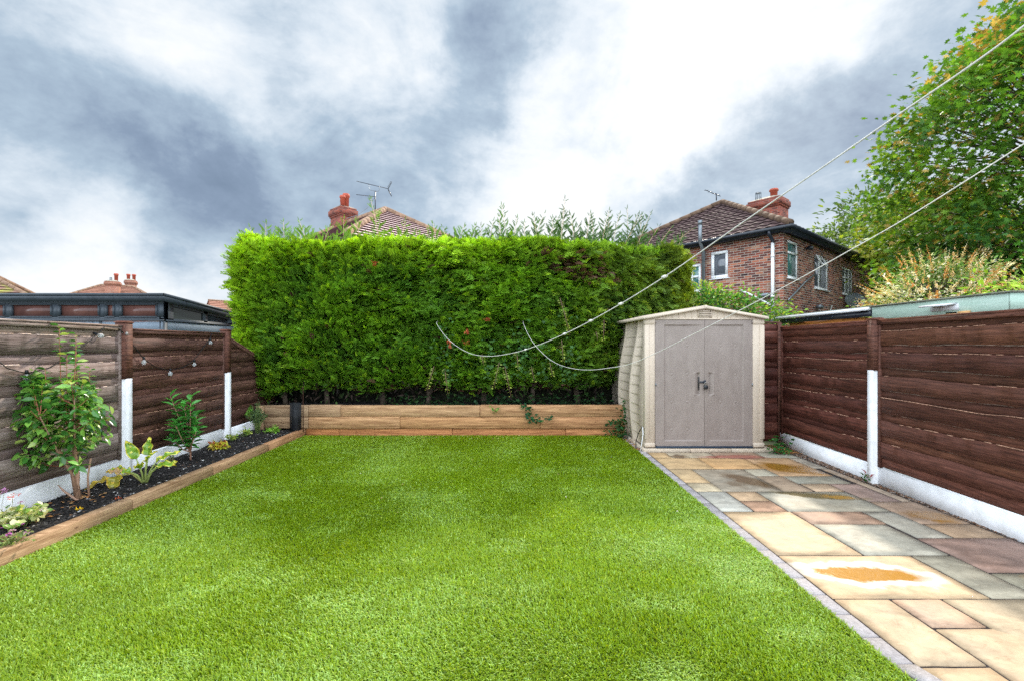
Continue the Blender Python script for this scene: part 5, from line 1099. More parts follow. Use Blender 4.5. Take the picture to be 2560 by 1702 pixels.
    c.add(V, F); c.box(-4.6, 3.3, 8.45, 9.3, .40, 1.3); c.build('light_block_core', M['added_hedge_core'], t)
    # bare twigs and trunks in the gap under the skirt
    for (tx_, r) in ((-4.05, .05), (-3.3, .05), (-2.3, .06), (-1.5, .05), (-.5, .06), (.35, .05), (1.2, .06)):
        b = MB(); b.tube([(tx_, 8.15, .40), (tx_ + RS.uniform(-.05, .05), 8.2, .7), (tx_ + RS.uniform(-.1, .1), 8.3, 1.1)], [r, r * .85, r * .7], 8); b.build('trunk', M['bark'], t)
    b = MB(); n = 900; x0 = RS.uniform(-4.4, 1.6, n); PP = np.stack([x0, RS.uniform(7.78, 8.2, n), RS.uniform(.55, .95, n)], 1)
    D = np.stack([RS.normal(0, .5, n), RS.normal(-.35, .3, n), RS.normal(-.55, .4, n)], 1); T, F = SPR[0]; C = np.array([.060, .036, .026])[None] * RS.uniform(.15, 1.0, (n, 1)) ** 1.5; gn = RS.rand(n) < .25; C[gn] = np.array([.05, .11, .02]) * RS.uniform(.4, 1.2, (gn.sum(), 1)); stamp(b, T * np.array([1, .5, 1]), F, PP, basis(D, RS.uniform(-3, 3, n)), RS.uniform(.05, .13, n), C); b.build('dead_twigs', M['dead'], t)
hedge()

def ivy_cloud(name, label, cat, P, D, S, C, stems=(), group=None, roll=.6, mat_=None):
    t = thing(name, label, cat, (float(P[:, 0].mean()), float(P[:, 1].mean()), float(P[:, 2].min())), 0, group)
    mb = MB(); stamp(mb, IT, IF, P, basis(D, RS.uniform(-roll, roll, len(P))), S, C); mb.build('leaves', mat_ or M['leaf'], t)
    if stems:
        b = MB()
        for (pts, r) in stems: b.tube(pts, r, 5, (.20, .12, .08))
        b.build('stem', M['stem'], t)
    return t
# hanging strands on the hedge: px, y top, y bottom, lean
strands = [(1400, 745, 838, 25, 'longest ivy strand high on the hedge, just left of the shed'), (1085, 915, 975, -18, 'pale ivy strand hanging low in the hedge, leftmost of all'), (1112, 920, 985, 8, 'short ivy strand low in the hedge, second from the left'), (1205, 885, 912, 4, 'short yellow ivy strand just under the lower bend of the washing line'),
           (1248, 905, 970, -14, 'pale ivy strand low in the hedge, fourth from the left'), (1262, 915, 992, 16, 'longest low ivy strand, hanging into the dark gap over the wall'), (1292, 880, 925, 4, 'ivy strand beside where the two washing lines cross'), (1328, 915, 952, 8, 'thin ivy strand low in the middle right of the hedge'),
           (1404, 850, 903, 4, 'pale leafy ivy strand hanging below the washing line'), (1374, 905, 940, 8, 'tufted yellow ivy strand under the lower washing line'), (1490, 830, 850, 4, 'tiny yellow ivy tip nearest the shed'), (1510, 800, 850, -2, 'slim ivy tip between the washing line and the shed')]
for i, (px, ya, yb, ln, lab) in enumerate(strands):
    Yd = 7.56; a = Vector(W(px, ya, Yd)); b = Vector(W(px + ln, yb, Yd - .03)); n = max(8, int((yb - ya) / 2.6)); f = np.sort(RS.rand(n)); P = np.array([tuple(a.lerp(b, k)) for k in f]); sd = np.where(np.arange(n) % 2, 1, -1)
    P[:, 0] += sd * .008; D = np.stack([sd * .9 + 0, -RS.rand(n) * .4, -.5 * np.ones(n)], 1); S = RS.uniform(.045, .075, n) * (1 - .35 * f)
    C = np.array([.30, .38, .10])[None] * (.65 + .6 * f[:, None]) * RS.uniform(.8, 1.25, (n, 1)) + np.array([.10, .06, -.02]) * f[:, None]
    ivy_cloud('ivy_strand', lab, 'ivy', P, D, S, np.clip(C, .02, 1), [([a, a.lerp(b, .5) + Vector((0, -.02, 0)), b], .004)], 'ivy strands hanging on the hedge')
def green(n, lo=.5, hi=1.3, base=(.035, .105, .022)): return np.array(base)[None] * RS.uniform(lo, hi, (n, 1)) * np.stack([RS.uniform(.9, 1.2, n), np.ones(n), RS.uniform(.7, 1.3, n)], 1)
# ivy among the hedge (broad leaves), behind the wall top, over the wall and at the shed corner
n = 300; xc = np.array([-1.1, -1.0, -.35, .15, .85, 1.0, .55, .2])[RS.randint(8, size=n)] + RS.normal(0, .10, n); zc = .95 + RS.rand(n) * .6 + np.where(RS.rand(n) < .2, .5, 0); P = np.stack([xc, 7.60 + RS.uniform(-.05, .08, n), zc], 1)
ivy_cloud('hedge_ivy', 'dull green broad ivy leaves growing through the lower middle of the hedge', 'ivy', P, np.stack([RS.normal(0, .6, n), RS.uniform(-.6, 0, n), RS.normal(-.6, .3, n)], 1), RS.uniform(.06, .10, n), green(n, .6, 1.2, (.06, .15, .04)))
n = 620; P = np.stack([RS.uniform(-2.2, 1.75, n), 7.68 + RS.rand(n) * .35, .50 + RS.rand(n) ** 2 * .16], 1); keep = fbm(P[:, 0] * 1.6, 5, 5, 2) > RS.uniform(.2, .62, n) - .12 * (P[:, 0] > .2); P = P[keep]; n = len(P)
ivy_cloud('ground_ivy', 'dark ivy creeping along the soil behind the sleeper wall', 'ivy', P, np.stack([RS.normal(0, .6, n), RS.normal(-.6, .3, n), RS.normal(.1, .4, n)], 1), RS.uniform(.06, .11, n), green(n, .4, 1.0, (.03, .085, .03)))
def path_cloud(pts, n, sp):
    pts = np.array(pts, float); k = RS.rand(n) * (len(pts) - 1); i = k.astype(int); f = (k - i)[:, None]; P = pts[i] * (1 - f) + pts[i + 1] * f; return P + RS.normal(0, 1, (n, 3)) * np.array(sp)
P = path_cloud([W(1300, 1010, 7.57), W(1325, 1018, 7.56), W(1318, 1042, 7.56), W(1350, 1046, 7.56), W(1378, 1043, 7.55)], 58, (.035, .012, .025)); n = len(P)
ivy_cloud('wall_ivy', 'dark ivy trailing down over the front of the sleeper wall', 'ivy', P, np.stack([RS.normal(0, .8, n), RS.uniform(-.8, -.1, n), RS.normal(-.4, .4, n)], 1), RS.uniform(.06, .10, n), green(n, .6, 1.3, (.025, .11, .04)))
P = path_cloud([W(1232, 1012, 7.58), W(1236, 1025, 7.57)], 12, (.02, .005, .02)); n = len(P)
ivy_cloud('wall_ivy', 'small sprig of bright green leaves hanging on the sleeper wall top', 'ivy', P, np.stack([RS.normal(0, .8, n), RS.uniform(-.8, -.1, n), RS.normal(-.4, .4, n)], 1), RS.uniform(.05, .07, n), green(n, .9, 1.4, (.10, .24, .04)))
P = np.concatenate([path_cloud([W(1560, 1000, 7.5), W(1565, 1040, 7.45), W(1545, 1060, 7.45), W(1560, 1085, 7.3)], 150, (.035, .05, .03)), path_cloud([W(1515, 1058, 7.55), W(1545, 1050, 7.52)], 22, (.03, .01, .03)), path_cloud([W(1520, 1075, 7.5), W(1570, 1085, 7.3)], 45, (.04, .04, .02))]); n = len(P)
ivy_cloud('corner_ivy', 'dense dark ivy clump in the corner between sleeper wall and shed', 'ivy', P, np.stack([RS.normal(-.2, .7, n), RS.uniform(-.9, -.1, n), RS.normal(-.2, .5, n)], 1), RS.uniform(.05, .085, n), green(n, .45, 1.5, (.03, .11, .03)))
P = np.concatenate([path_cloud([(3.60, 6.32, .05), (3.72, 6.30, .10), (3.80, 6.35, .02)], 46, (.05, .04, .05)), path_cloud([(3.62, 6.34, .14), (3.66, 6.34, .20)], 12, (.05, .03, .02))]); P[:, 2] = np.abs(P[:, 2]) + .01; n = len(P)
ivy_cloud('ivy_clump', 'small ivy clump growing at the right foot of the shed', 'ivy', P, np.stack([RS.normal(0, .7, n), RS.uniform(-.9, -.1, n), RS.normal(.1, .4, n)], 1), RS.uniform(.06, .10, n), green(n, .7, 1.6, (.035, .14, .035)))
P = path_cloud([W(1961, 1000, 6.86), W(1963, 1035, 6.86), W(1968, 1058, 6.84), W(1963, 1088, 6.86)], 34, (.012, .008, .02)); n = len(P)
ivy_cloud('climbing_ivy', 'ivy climbing the dark fence corner in three small clusters', 'ivy', P, np.stack([RS.normal(0, .8, n), RS.uniform(-.9, -.3, n), RS.normal(-.3, .3, n)], 1), RS.uniform(.055, .085, n), green(n, .8, 1.6, (.035, .16, .035)), [([W(1961, 995, 6.88), W(1964, 1100, 6.88)], .004)])
P = path_cloud([(3.86, 4.97, .03), (3.89, 5.0, .10)], 14, (.025, .025, .03)); P[:, 2] = np.abs(P[:, 2]); n = len(P); C = green(n, .7, 1.3, (.04, .17, .04)); C[:4] = (.3, .03, .03)
tw_ = thing('weed', 'little green weed with reddish leaves at the foot of the white post', 'weed', (3.86, 4.98, 0)); mb = MB(); stamp(mb, LT, LTRI, P, basis(np.stack([RS.normal(0, .6, n), RS.normal(0, .6, n), RS.uniform(.3, 1, n)], 1)), RS.uniform(.05, .08, n), C); mb.build('leaves', M['leaf'], tw_)
# brown dead sprays caught in the hedge
for (px, py, w, h_, lab) in ((935, 662, 11, 9, 'small dry orange spray caught high in the hedge'), (1120, 857, 12, 16, 'largest dry orange spray in the hedge, beside the washing line end'), (1165, 856, 16, 10, 'flat dry orange spray right of the washing line end'), (1215, 800, 10, 6, 'small dry red spray above the washing line bend'), (1167, 825, 8, 8, 'tiny dry spray above the flat orange one')):
    t = thing('dry_spray', lab, 'dry leaves', W(px, py, 7.55), 0, 'dry sprays in the hedge'); b = MB(); n = 16; P = np.array([W(px + RS.uniform(-w, w) * .5, py + RS.uniform(-h_, h_) * .5, 7.53) for _ in range(n)])
    D = np.stack([RS.normal(.5, .4, n), RS.normal(-.4, .2, n), RS.normal(.2 if w > h_ else -.8, .3, n)], 1); stamp(b, SPR[0][0], SPR[0][1], P, basis(D, RS.uniform(-1, 1, n)), RS.uniform(.04, .08, n), np.array([.42, .09, .035])[None] * RS.uniform(.6, 1.3, (n, 1))); b.build('foliage', M['dead'], t)

# ------------------------------------------------------------------ washing lines
def washing_line(label, ptsZ, knots, u1):
    """points: (pixel x, pixel y) met on the straight plan line from A to B"""
    A, Bd, pts = ptsZ; out = []
    for (px, py) in pts:
        k = (px - CXP) / F_PX; u = (k * A[1] - A[0]) / (Bd[0] - k * Bd[1]); X, Y = A[0] + Bd[0] * u, A[1] + Bd[1] * u; out.append(Vector((X, Y, CAM_H + (HOR - py) / F_PX * Y)))
    sm = []
    for i in range(len(out) - 1):                  # smooth through the measured points
        p0, p1, p2, p3 = out[max(i - 1, 0)], out[i], out[i + 1], out[min(i + 2, len(out) - 1)]
        for k in range(8):
            t = k / 8; sm.append(.5 * ((2 * p1) + (p2 - p0) * t + (2 * p0 - 5 * p1 + 4 * p2 - p3) * t * t + (3 * p1 - p0 - 3 * p2 + p3) * t ** 3))
    sm.append(out[-1]); d = (sm[-1] - sm[-4]); sm.append(sm[-1] + d * u1)
    t = thing('washing_line', label, 'washing line', sm[0], 0, 'washing lines over the lawn')
    b = MB(); b.tube([sm[0] + Vector((0, .25, .12))] + sm, .0031, 8); b.build('cord', M['rope'], t)
    for k in knots:
        b = MB()
        px, py = k; best = min(sm, key=lambda q: abs(CXP + F_PX * q.x / q.y - px)); b.tube([best - Vector((.012, -.012, 0)), best, best + Vector((.012, -.012, .004))], [.005, .010, .005], 8); b.build('knot', M['rope'], t)
s_ = 2560 / 2358
L1 = [(1005, 745), (1016, 762), (1032, 781), (1058, 801), (1085, 814), (1115, 819.5), (1150, 818), (1210, 805), (1300, 769), (1400, 717), (1530, 638), (1700, 520), (1900, 382), (2060, 271), (2200, 176), (2300, 105), (2358, 60)]
washing_line('white washing line sagging lowest at left, rising to the top right corner', ((-1.26, 7.56), (2.6, -6.3), [(x * s_, y * s_) for x, y in L1]), [(1530 * s_, 638 * s_), (1430 * s_, 700 * s_), (1362 * s_, 735 * s_), (1210 * s_, 805 * s_), (1300 * s_, 769 * s_)], 2.2)
L2 = [(1205, 745), (1217, 772), (1235, 798), (1262, 824), (1290, 840), (1325, 849), (1362, 851), (1400, 847), (1450, 838), (1510, 813), (1610, 763), (1700, 717), (1830, 648), (1950, 581), (2080, 507), (2220, 420), (2358, 332)]
washing_line('white washing line hanging in front of the shed doors, the lower of the two', ((.185, 7.56), (2.6, -6.3), [(x * s_, y * s_) for x, y in L2]), [], 2.2)

# ------------------------------------------------------------------ string lights on the left fence
sl = thing('string_lights', 'black festoon cable with clear bulbs drooping along the left fence', 'string lights', (-4.15, 5.5, 1.4))
def FX(px, py, off=.05):
    k = (px - CXP) / F_PX; # line x = LA.x + m (y-LA.y) + off
    m_ = (LB[0] - LA[0]) / (LB[1] - LA[1]); Y = (LA[0] + off - m_ * LA[1]) / (k - m_); return Vector((k * Y, Y, CAM_H + (HOR - py) / F_PX * Y))
o3 = 3.336
def cp(cx, cy, off=.06): return FX(cx / o3, 680 + cy / o3, off)
bulbs = [(222, 878), (842, 532), (1046, 513), (1200, 752), (1420, 846), (1620, 770), (1755, 590)]
cable = [(-60, 700), (60, 800), (222, 845), (420, 795), (640, 660), (830, 505), (875, 455), (990, 470), (1020, 497), (1090, 580), (1200, 725), (1300, 790), (1420, 822), (1530, 790), (1600, 750), (1680, 650), (1745, 565), (1768, 515)]
b = MB(); b.tube([cp(*q) for q in cable], .0045, 6); b.build('cable', M['cable'], sl)
for (cx, cy) in bulbs:
    p = cp(cx, cy); dirv = Vector((.0, 0, -1)) if cy > 540 else Vector((.5, .5, -.35)).normalized(); top = p - dirv * .045
    b = MB(); b.tube([top - dirv * .02, top + dirv * .012], [.011, .014], 10); so = b.build('lamp_socket', M['cable'], sl)
    b = MB(); prof_ = [(0, .010), (.010, .014), (.022, .024), (.036, .029), (.050, .024), (.060, .010)]; b.tube([top + dirv * (.010 + q[0]) for q in prof_], [q[1] * .85 for q in prof_], 14); b.build('bulb', M['bulb'], so, smooth=True)

# ------------------------------------------------------------------ plants in the left bed
def leaves_on(mb, P, D, S, C, w=1.0, roll=.7): stamp(mb, LT * np.array([1, w, 1]), LTRI, P, basis(D, RS.uniform(-roll, roll, len(P))), S, C)
def camellia():
    base = np.array([-3.96, 4.15, .09]); t = thing('camellia_shrub', 'large glossy leaved shrub in the left bed before the grey fence panel', 'shrub', base)
    st, mb = MB(), MB(); ctr = np.array([-3.95, 4.0, .84]); P, D, S, C = [], [], [], []
    trunk = [base, base + (.005, -.01, .12), base + (.03, -.03, .25), base + (.02, -.04, .38)]; st.tube(trunk, [.019, .016, .014, .012], 8, (.42, .25, .17)); st.tube([base + (.05, .06, 0), base + (.055, .04, .2), base + (.10, .02, .38)], [.010, .008, .007], 6, (.40, .24, .16)); st.tube([base + (.02, -.02, 0.01), base + (-.10, -.02, .09), base + (-.16, -.02, .15)], [.012, .009, .004], 6, (.45, .28, .2))
    mains = []
    for (ex, ey, ez) in ((-.22, -.05, .95), (.0, .02, 1.15), (.20, -.12, .95), (.06, -.28, .85), (-.08, .22, .9)):
        e1 = base + np.array([ex, ey - .12, ez]); m0 = [base + RS.normal(0, .008, 3), base + np.array([ex * .12, ey * .1 - .03, ez * .3]), base + np.array([ex * .6, ey * .6 - .08, ez * .65]), e1]; mains.append(m0); st.tube(m0, [.014, .011, .008, .004], 7, (.34, .20, .13))
    tips = []
    for i in range(112):
        a = RS.rand() * 6.28; e = RS.uniform(-.75, 1.0); r = RS.uniform(.35, 1.0); q = ctr + np.array([math.cos(a) * math.cos(e) * .40 * r, math.sin(a) * math.cos(e) * .34 * r, math.sin(e) * .56 * r]); q[0] = max(q[0], -4.17); tips.append((q, .16))
    for q in ((-4.10, 4.12, 1.68), (-3.83, 4.0, 1.60), (-3.93, 4.02, 1.42), (-4.02, 4.2, 1.5), (-3.80, 4.1, 1.3), (-4.05, 3.95, 1.3)): tips.append((np.array(q), .34))
    for (q, tl) in tips:
        f0 = RS.uniform(.3, 1.0); ms = mains[int(np.argmin([np.hypot(*(m0[-1][:2] - q[:2])) for m0 in mains]))]; hz_ = np.clip((q[2] - .10 - base[2]) / (ms[-1][2] - base[2]), .12, .97); a = np.array([np.interp(hz_, [0, .3, .65, 1], [p_[c_] for p_ in ms]) for c_ in range(3)]); m_ = a * .5 + q * .5 - (0, 0, .01); mm = m_ * .5 + q * .5
        if tl > .3: a = np.array([q[0] * .8 + base[0] * .2, q[1], .8]); m_ = (a + q) / 2; mm = a * .3 + q * .7
        st.tube([a, m_, mm, q], [.0045, .0035, .0028, .0015], 5, (.30, .11, .06) if RS.rand() < .4 or tl > .3 else (.16, .14, .07))
        n = int(RS.randint(7, 11) * (tl / .16) ** .8); ax = (q - mm) / np.linalg.norm(q - mm)
        for k in range(n):
            f = k / n; p = q - (q - mm) * f * (1 if tl > .3 else 1.0) ; p = q + (mm - q) / np.linalg.norm(mm - q) * tl * f
            ang = k * 2.4 + RS.rand(); s1 = np.cross(ax, (0.3, 1.0, 0.2)); s1 /= np.linalg.norm(s1); s2 = np.cross(ax, s1); d = s1 * math.cos(ang) + s2 * math.sin(ang) + ax * .35 + np.array([0, 0, -.15])
            if p[0] < -4.10: d[0] = abs(d[0])
            P.append(p); D.append(d); S.append(RS.uniform(.068, .105) * (.8 if tl > .3 else 1)); yg = RS.rand()
            C.append(np.array([.055, .185, .030]) * RS.uniform(.55, 1.2) if yg < .50 else np.array([.18, .37, .06]) * RS.uniform(.8, 1.25) if yg < .90 else np.array([.38, .50, .12]))
    leaves_on(mb, np.array(P), np.array(D), np.array(S), np.array(C), 1.15, 1.1); mb.build('foliage', M['glossy_leaf'], t, smooth=False); st.build('branches', M['stem'], t)
camellia()
def laurel():
    base = np.array([-3.92, 5.55, .09]); t = thing('laurel_shrub', 'young upright laurel with broad bright leaves before the brown fence panel', 'shrub', base); st, mb = MB(), MB(); P, D, S, C = [], [], [], []
    for (q, n) in (((-3.96, 5.5, .80), 26), ((-4.09, 5.45, .90), 20), ((-3.88, 5.5, .88), 20), ((-4.14, 5.6, .50), 14), ((-3.78, 5.45, .48), 14), ((-3.97, 5.35, .60), 20), ((-3.84, 5.55, .66), 16), ((-4.05, 5.4, .42), 12)):
        q = np.array(q); m_ = base * .5 + q * .5; m_[0] = base[0] * .7 + q[0] * .3; st.tube([base, base + (0, 0, .12), m_, q], [.012, .010, .007, .003], 6, (.35, .18, .12)); ax = q - m_; ax /= np.linalg.norm(ax)
        for k in range(n):
            f = (k / n) ** .8; p = q * (1 - f) + (m_ * .85 + base * .15) * f; a = k * 2.4; d = np.array([math.cos(a), math.sin(a), .75 - .7 * f]) 
            if p[0] < -4.06: d[0] = abs(d[0]) * .6
            P.append(p); D.append(d); S.append(RS.uniform(.12, .165)); C.append(np.array([.065, .25, .045]) * RS.uniform(.7, 1.5) * (1.25 if f < .3 else 1))
    leaves_on(mb, np.array(P), np.array(D), np.array(S), np.array(C), .95, .5); mb.build('foliage', M['glossy_leaf'], t); st.build('stem', M['stem'], t)
laurel()
def big_leaf(mb, p, d, L, wd, up, seed, edge=(.66, .60, .07), mid=(.20, .36, .035)):
    """broad pointed leaf with a wavy yellow margin"""
    rs = np.random.RandomState(seed); p, d, up = np.array(p, float), np.array(d, float), np.array(up, float); d /= np.linalg.norm(d); s = np.cross(d, up); s /= np.linalg.norm(s); n = np.cross(s, d); m_ = 12
    rows = [-1, -.8, -.4, 0, .4, .8, 1]; V = []
    for i in range(m_ + 1):
        f = i / m_; w = wd * (math.sin(math.pi * min(1, f ** .62)) ** .8 if 0 < f < 1 else .01)
        c = p + d * L * f - n * L * (.42 * f * f) * .6
        for r in rows: V.append(c + s * w * r + n * (abs(r) * w * .35 + .016 * math.sin(f * 16 + seed + r * 2) * abs(r)))
    k = len(rows)
    for i in range(m_):
        for j in range(k - 1):
            e_ = j in (0, k - 2) or (i > m_ - 3) or rs.rand() < .08; c = np.array(edge if e_ else mid) * rs.uniform(.8, 1.25)
            mb.add([V[i * k + j], V[i * k + j + 1], V[(i + 1) * k + j + 1], V[(i + 1) * k + j]], [(0, 1, 2, 3)], tuple(c))
def lily():
    base = np.array([-3.76, 4.66, .085]); t = thing('variegated_lily', 'big wavy green leaves with yellow margins rising from the left bed', 'plant', base); st, mb = MB(), MB()
    spec = [((-.10, 0, .30), (-.35, -.1, .85), .26, .060), ((.0, .05, .33), (-.12, .1, .9), .22, .055), ((.12, .02, .26), (.75, .1, .55), .27, .060), ((.15, .0, .22), (.85, -.2, .25), .24, .055), ((.05, -.04, .28), (.5, -.3, .6), .24, .05), ((-.02, -.05, .2), (.35, -.5, .5), .20, .05), ((-.22, -.02, .17), (-.5, -.3, .15), .16, .06), ((-.12, -.06, .16), (-.9, -.1, .25), .14, .05), ((.1, .06, .18), (.7, .4, .4), .2, .05)]
    for i, (o_, d_, L, w) in enumerate(spec): o_ = np.array(o_) * .86; L *= .86; w *= .86; q = base + o_; st.tube([base + (RS.uniform(-.02, .02), 0, 0), base + np.array(o_) * .55 + (0, 0, .03), q], [.010, .008, .005], 6, (.30, .36, .10)); big_leaf(mb, q, d_, L, w, (0, -.45, 1), i)
    for i, (o_, d_, L, w, m_) in enumerate((((-.20, -.10, .12), (.2, -.5, -.45), .17, .065, (.36, .33, .04)), ((-.24, -.13, .10), (-.7, -.5, -.22), .24, .045, (.40, .30, .04)), ((-.17, -.08, .14), (-.6, -.2, .25), .13, .05, (.55, .35, .18)))): st.tube([base, base + (-.1, -.04, .12), base + o_], [.008, .006, .004], 6, (.36, .34, .10)); big_leaf(mb, base + o_, d_, L, w, (0, -.3, 1), 40 + i, (.62, .42, .05), m_)
    mb.build('leaves', M['glossy_leaf'], t); st.build('stalks', M['stem'], t)
lily()
def tuft(name, label, cat, base, n, h_, sp, cols, leaf=(.03, .05), w=1.0, flowers=None, stem=(.2, .28, .08), narrow=False):
    base = np.array(base, float); t = thing(name, label, cat, base); st, mb = MB(), MB(); P, D, S, C = [], [], [], []
    for i in range(n):
        a = RS.rand() * 6.28; r = RS.rand() ** .6; q = base + np.array([math.cos(a) * sp * r, math.sin(a) * sp * r, h_ * (1 - .5 * r * r) * RS.uniform(.55, 1.1)]); m_ = base * .5 + q * .5 + (0, 0, h_ * .1); st.tube([base + RS.normal(0, sp * .1, 3) * (1, 1, 0), m_, q], [.003, .0025, .0012], 4, stem)
        for k in range(5 if not narrow else 9): f = RS.rand(); p = q * f + m_ * (1 - f); P.append(p); D.append(RS.normal(0, .6, 3) + (0, 0, .5 if narrow else .1)); S.append(RS.uniform(*leaf)); C.append(np.array(cols[RS.randint(len(cols))]) * RS.uniform(.7, 1.3))
    leaves_on(mb, np.array(P), np.array(D), np.array(S), np.array(C), w, 1.0); mb.build('foliage', M['leaf'], t); st.build('stems', M['stem'], t)
    if flowers:
        for (o_, r, c) in flowers:
            fb = MB(); n_ = 9; c0 = base + o_
            for k in range(14): a = RS.normal(0, 1, 3); a /= np.linalg.norm(a); a[2] = abs(a[2]) * .6; stamp(fb, IT, IF, (c0 + a * r * .4)[None], basis(a[None]), np.array([r * .75]), np.array([c]) * RS.uniform(.8, 1.2))
            fb.tube([base + (0, 0, .02), c0], .002, 4, (.25, .3, .1)); fb.build('flower', M['petal'], t)
    return t
tuft('lavender_tuft', 'small grey green tuft with fine leaves left of the young laurel', 'plant', G(424, 1165, .09), 26, .16, .055, [(.16, .22, .09), (.22, .28, .12), (.24, .12, .12)], (.018, .03), .5, narrow=True)
tuft('coleus_plant', 'low yellow leaved plant with red centres beside the second fence post', 'plant', G(546, 1124, .09), 22, .13, .12, [(.62, .60, .06), (.50, .55, .05), (.70, .55, .10), (.35, .10, .04)], (.045, .075), 1.5, flowers=[((.05, -.03, .10), .022, (.75, .20, .16)), ((-.04, -.02, .09), .018, (.70, .28, .18))])
tuft('bedding_plant', 'small yellow flowering bedding plant, right of the yellow leaved plant', 'plant', G(578, 1104, .09), 24, .14, .11, [(.25, .38, .06), (.40, .45, .08)], (.025, .04), 1.2, flowers=[((.0, -.03, .10), .016, (.80, .62, .14)), ((.05, -.02, .09), .014, (.80, .66, .20))])
tuft('bedding_plant', 'low green yellow bedding plant nearest the grassy weed at the back of the bed', 'plant', G(612, 1092, .09), 26, .16, .12, [(.22, .40, .07), (.42, .48, .10)], (.025, .04), 1.2, flowers=[((.0, -.03, .11), .016, (.80, .66, .20))])
tuft('grassy_weed', 'tall wispy grey green weed in the back corner of the bed', 'weed', (-4.08, 7.3, .10), 46, .50, .15, [(.13, .22, .10), (.18, .28, .13), (.10, .16, .08)], (.05, .09), .18, narrow=True)
tuft('green_weed', 'bright green broad leaved weed against the sleeper wall end', 'weed', (-4.22, 7.35, .30), 7, .22, .10, [(.15, .35, .05), (.22, .42, .07)], (.05, .075), 1.5)
tuft('geranium_plant', 'low bright green scalloped plant in front of the corner of the sleeper wall', 'plant', G(682, 1083, .09), 20, .12, .12, [(.20, .42, .05), (.28, .50, .07)], (.035, .055), 1.9)
tuft('ivy_geranium', 'cream edged variegated trailing plant with mauve flowers at the lower left corner', 'plant', G(50, 1320, .09), 46, .20, .20, [(.62, .62, .34), (.50, .55, .22), (.20, .34, .08), (.70, .68, .45)], (.035, .06), 1.9,
     flowers=[((.0, -.1, .05), .030, (.62, .16, .60)), ((.08, .0, .08), .026, (.62, .30, .66)), ((-.08, .08, .17), .024, (.66, .30, .60)), ((.11, -.10, .07), .024, (.60, .20, .62)), ((.12, .04, .12), .020, (.60, .34, .66)), ((-.12, -.06, .2), .022, (.75, .35, .55))])
tuft('low_flower_plant', 'small leaved plant with pink flowers at the front of the variegated one', 'plant', G(30, 1365, .09), 40, .10, .14, [(.30, .34, .12), (.34, .22, .16), (.22, .30, .10)], (.018, .03), 1.3,
     flowers=[((.0, -.02, .09), .022, (.66, .20, .62)), ((.07, .03, .08), .020, (.70, .34, .60)), ((-.05, .05, .09), .020, (.72, .40, .55))])
t = thing('red_flower', 'stem of small coral red flowers leaning over the left gravel board', 'flower', G(20, 1290, .09)); b = MB(); p0 = np.array(G(15, 1300, .09)); b.tube([p0, p0 + (.0, .05, .12), np.array(XP(30, 1240, -4.08)), np.array(XP(36, 1236, -4.06))], [.003, .002, .002, .001], 5, (.3, .3, .1)); b.build('stem', M['stem'], t)
for q in ((22, 1245), (32, 1237), (45, 1233)):
    fb = MB(); c0 = np.array(XP(*q, -4.05)); n = 10; A = RS.normal(0, 1, (n, 3)); A /= np.linalg.norm(A, axis=1, keepdims=True); stamp(fb, IT, IF, c0 + A * .006, basis(A), np.full(n, .016), np.tile([.80, .10, .08], (n, 1))); fb.build('flower', M['petal'], t)
t = thing('pink_flower', 'two mauve pink blossoms at the very left edge above the bed', 'flower', XP(8, 1228, -4.06))
for q in ((3, 1228), (12, 1225)):
    fb = MB(); c0 = np.array(XP(*q, -4.05)); n = 10; A = RS.normal(0, 1, (n, 3)); A /= np.linalg.norm(A, axis=1, keepdims=True); stamp(fb, IT, IF, c0 + A * .008, basis(A), np.full(n, .022), np.tile([.72, .35, .70], (n, 1))); fb.tube([c0, c0 + (0.0, -.02, -.1), G(5, 1300, .09)], .0018, 4, (.3, .3, .1)); fb.build('flower', M['petal'], t)
b = MB(); big_leaf(b, G(188, 1275, .10), (.3, .5, .15), .055, .022, (0, -.3, 1), 5, (.85, .55, .02), (.85, .55, .02)); tag(b.build('fallen_leaf', M['petal']), 'bright yellow fallen leaf on the dark soil below the large shrub', 'leaf')
b = MB(); big_leaf(b, G(288, 1248, .10), (.5, .2, .1), .05, .02, (0, -.3, 1), 9, (.55, .10, .04), (.60, .14, .05)); tag(b.build('fallen_leaf', M['petal']), 'small orange red fallen leaf on the soil beside the timber edging', 'leaf')
# dry litter on the far edge of the lawn
mb = MB(); scatter_bits(mb, 150, (-3.2, 1.78, 7.0, 7.58), .022, .014, [(.45, .32, .16), (.35, .18, .08), (.5, .42, .2)], .9, cl=lambda x, y: np.clip((y - 7.0) * 1.6, 0, 1)); scatter_bits(mb, 24, (-3.2, 1.7, 3.5, 7.3), .024, .010, [(.55, .5, .4), (.4, .25, .12)], .9)
scatter_bits(mb, 260, (1.74, 1.92, 6.5, 7.6), .010, .016, [(.42, .16, .05), (.30, .12, .05), (.5, .3, .12)], .9)
tag(mb.build('leaf_litter', M['dead']), 'dry fallen leaf litter along the far edge of the lawn', 'leaf litter', kind='stuff')
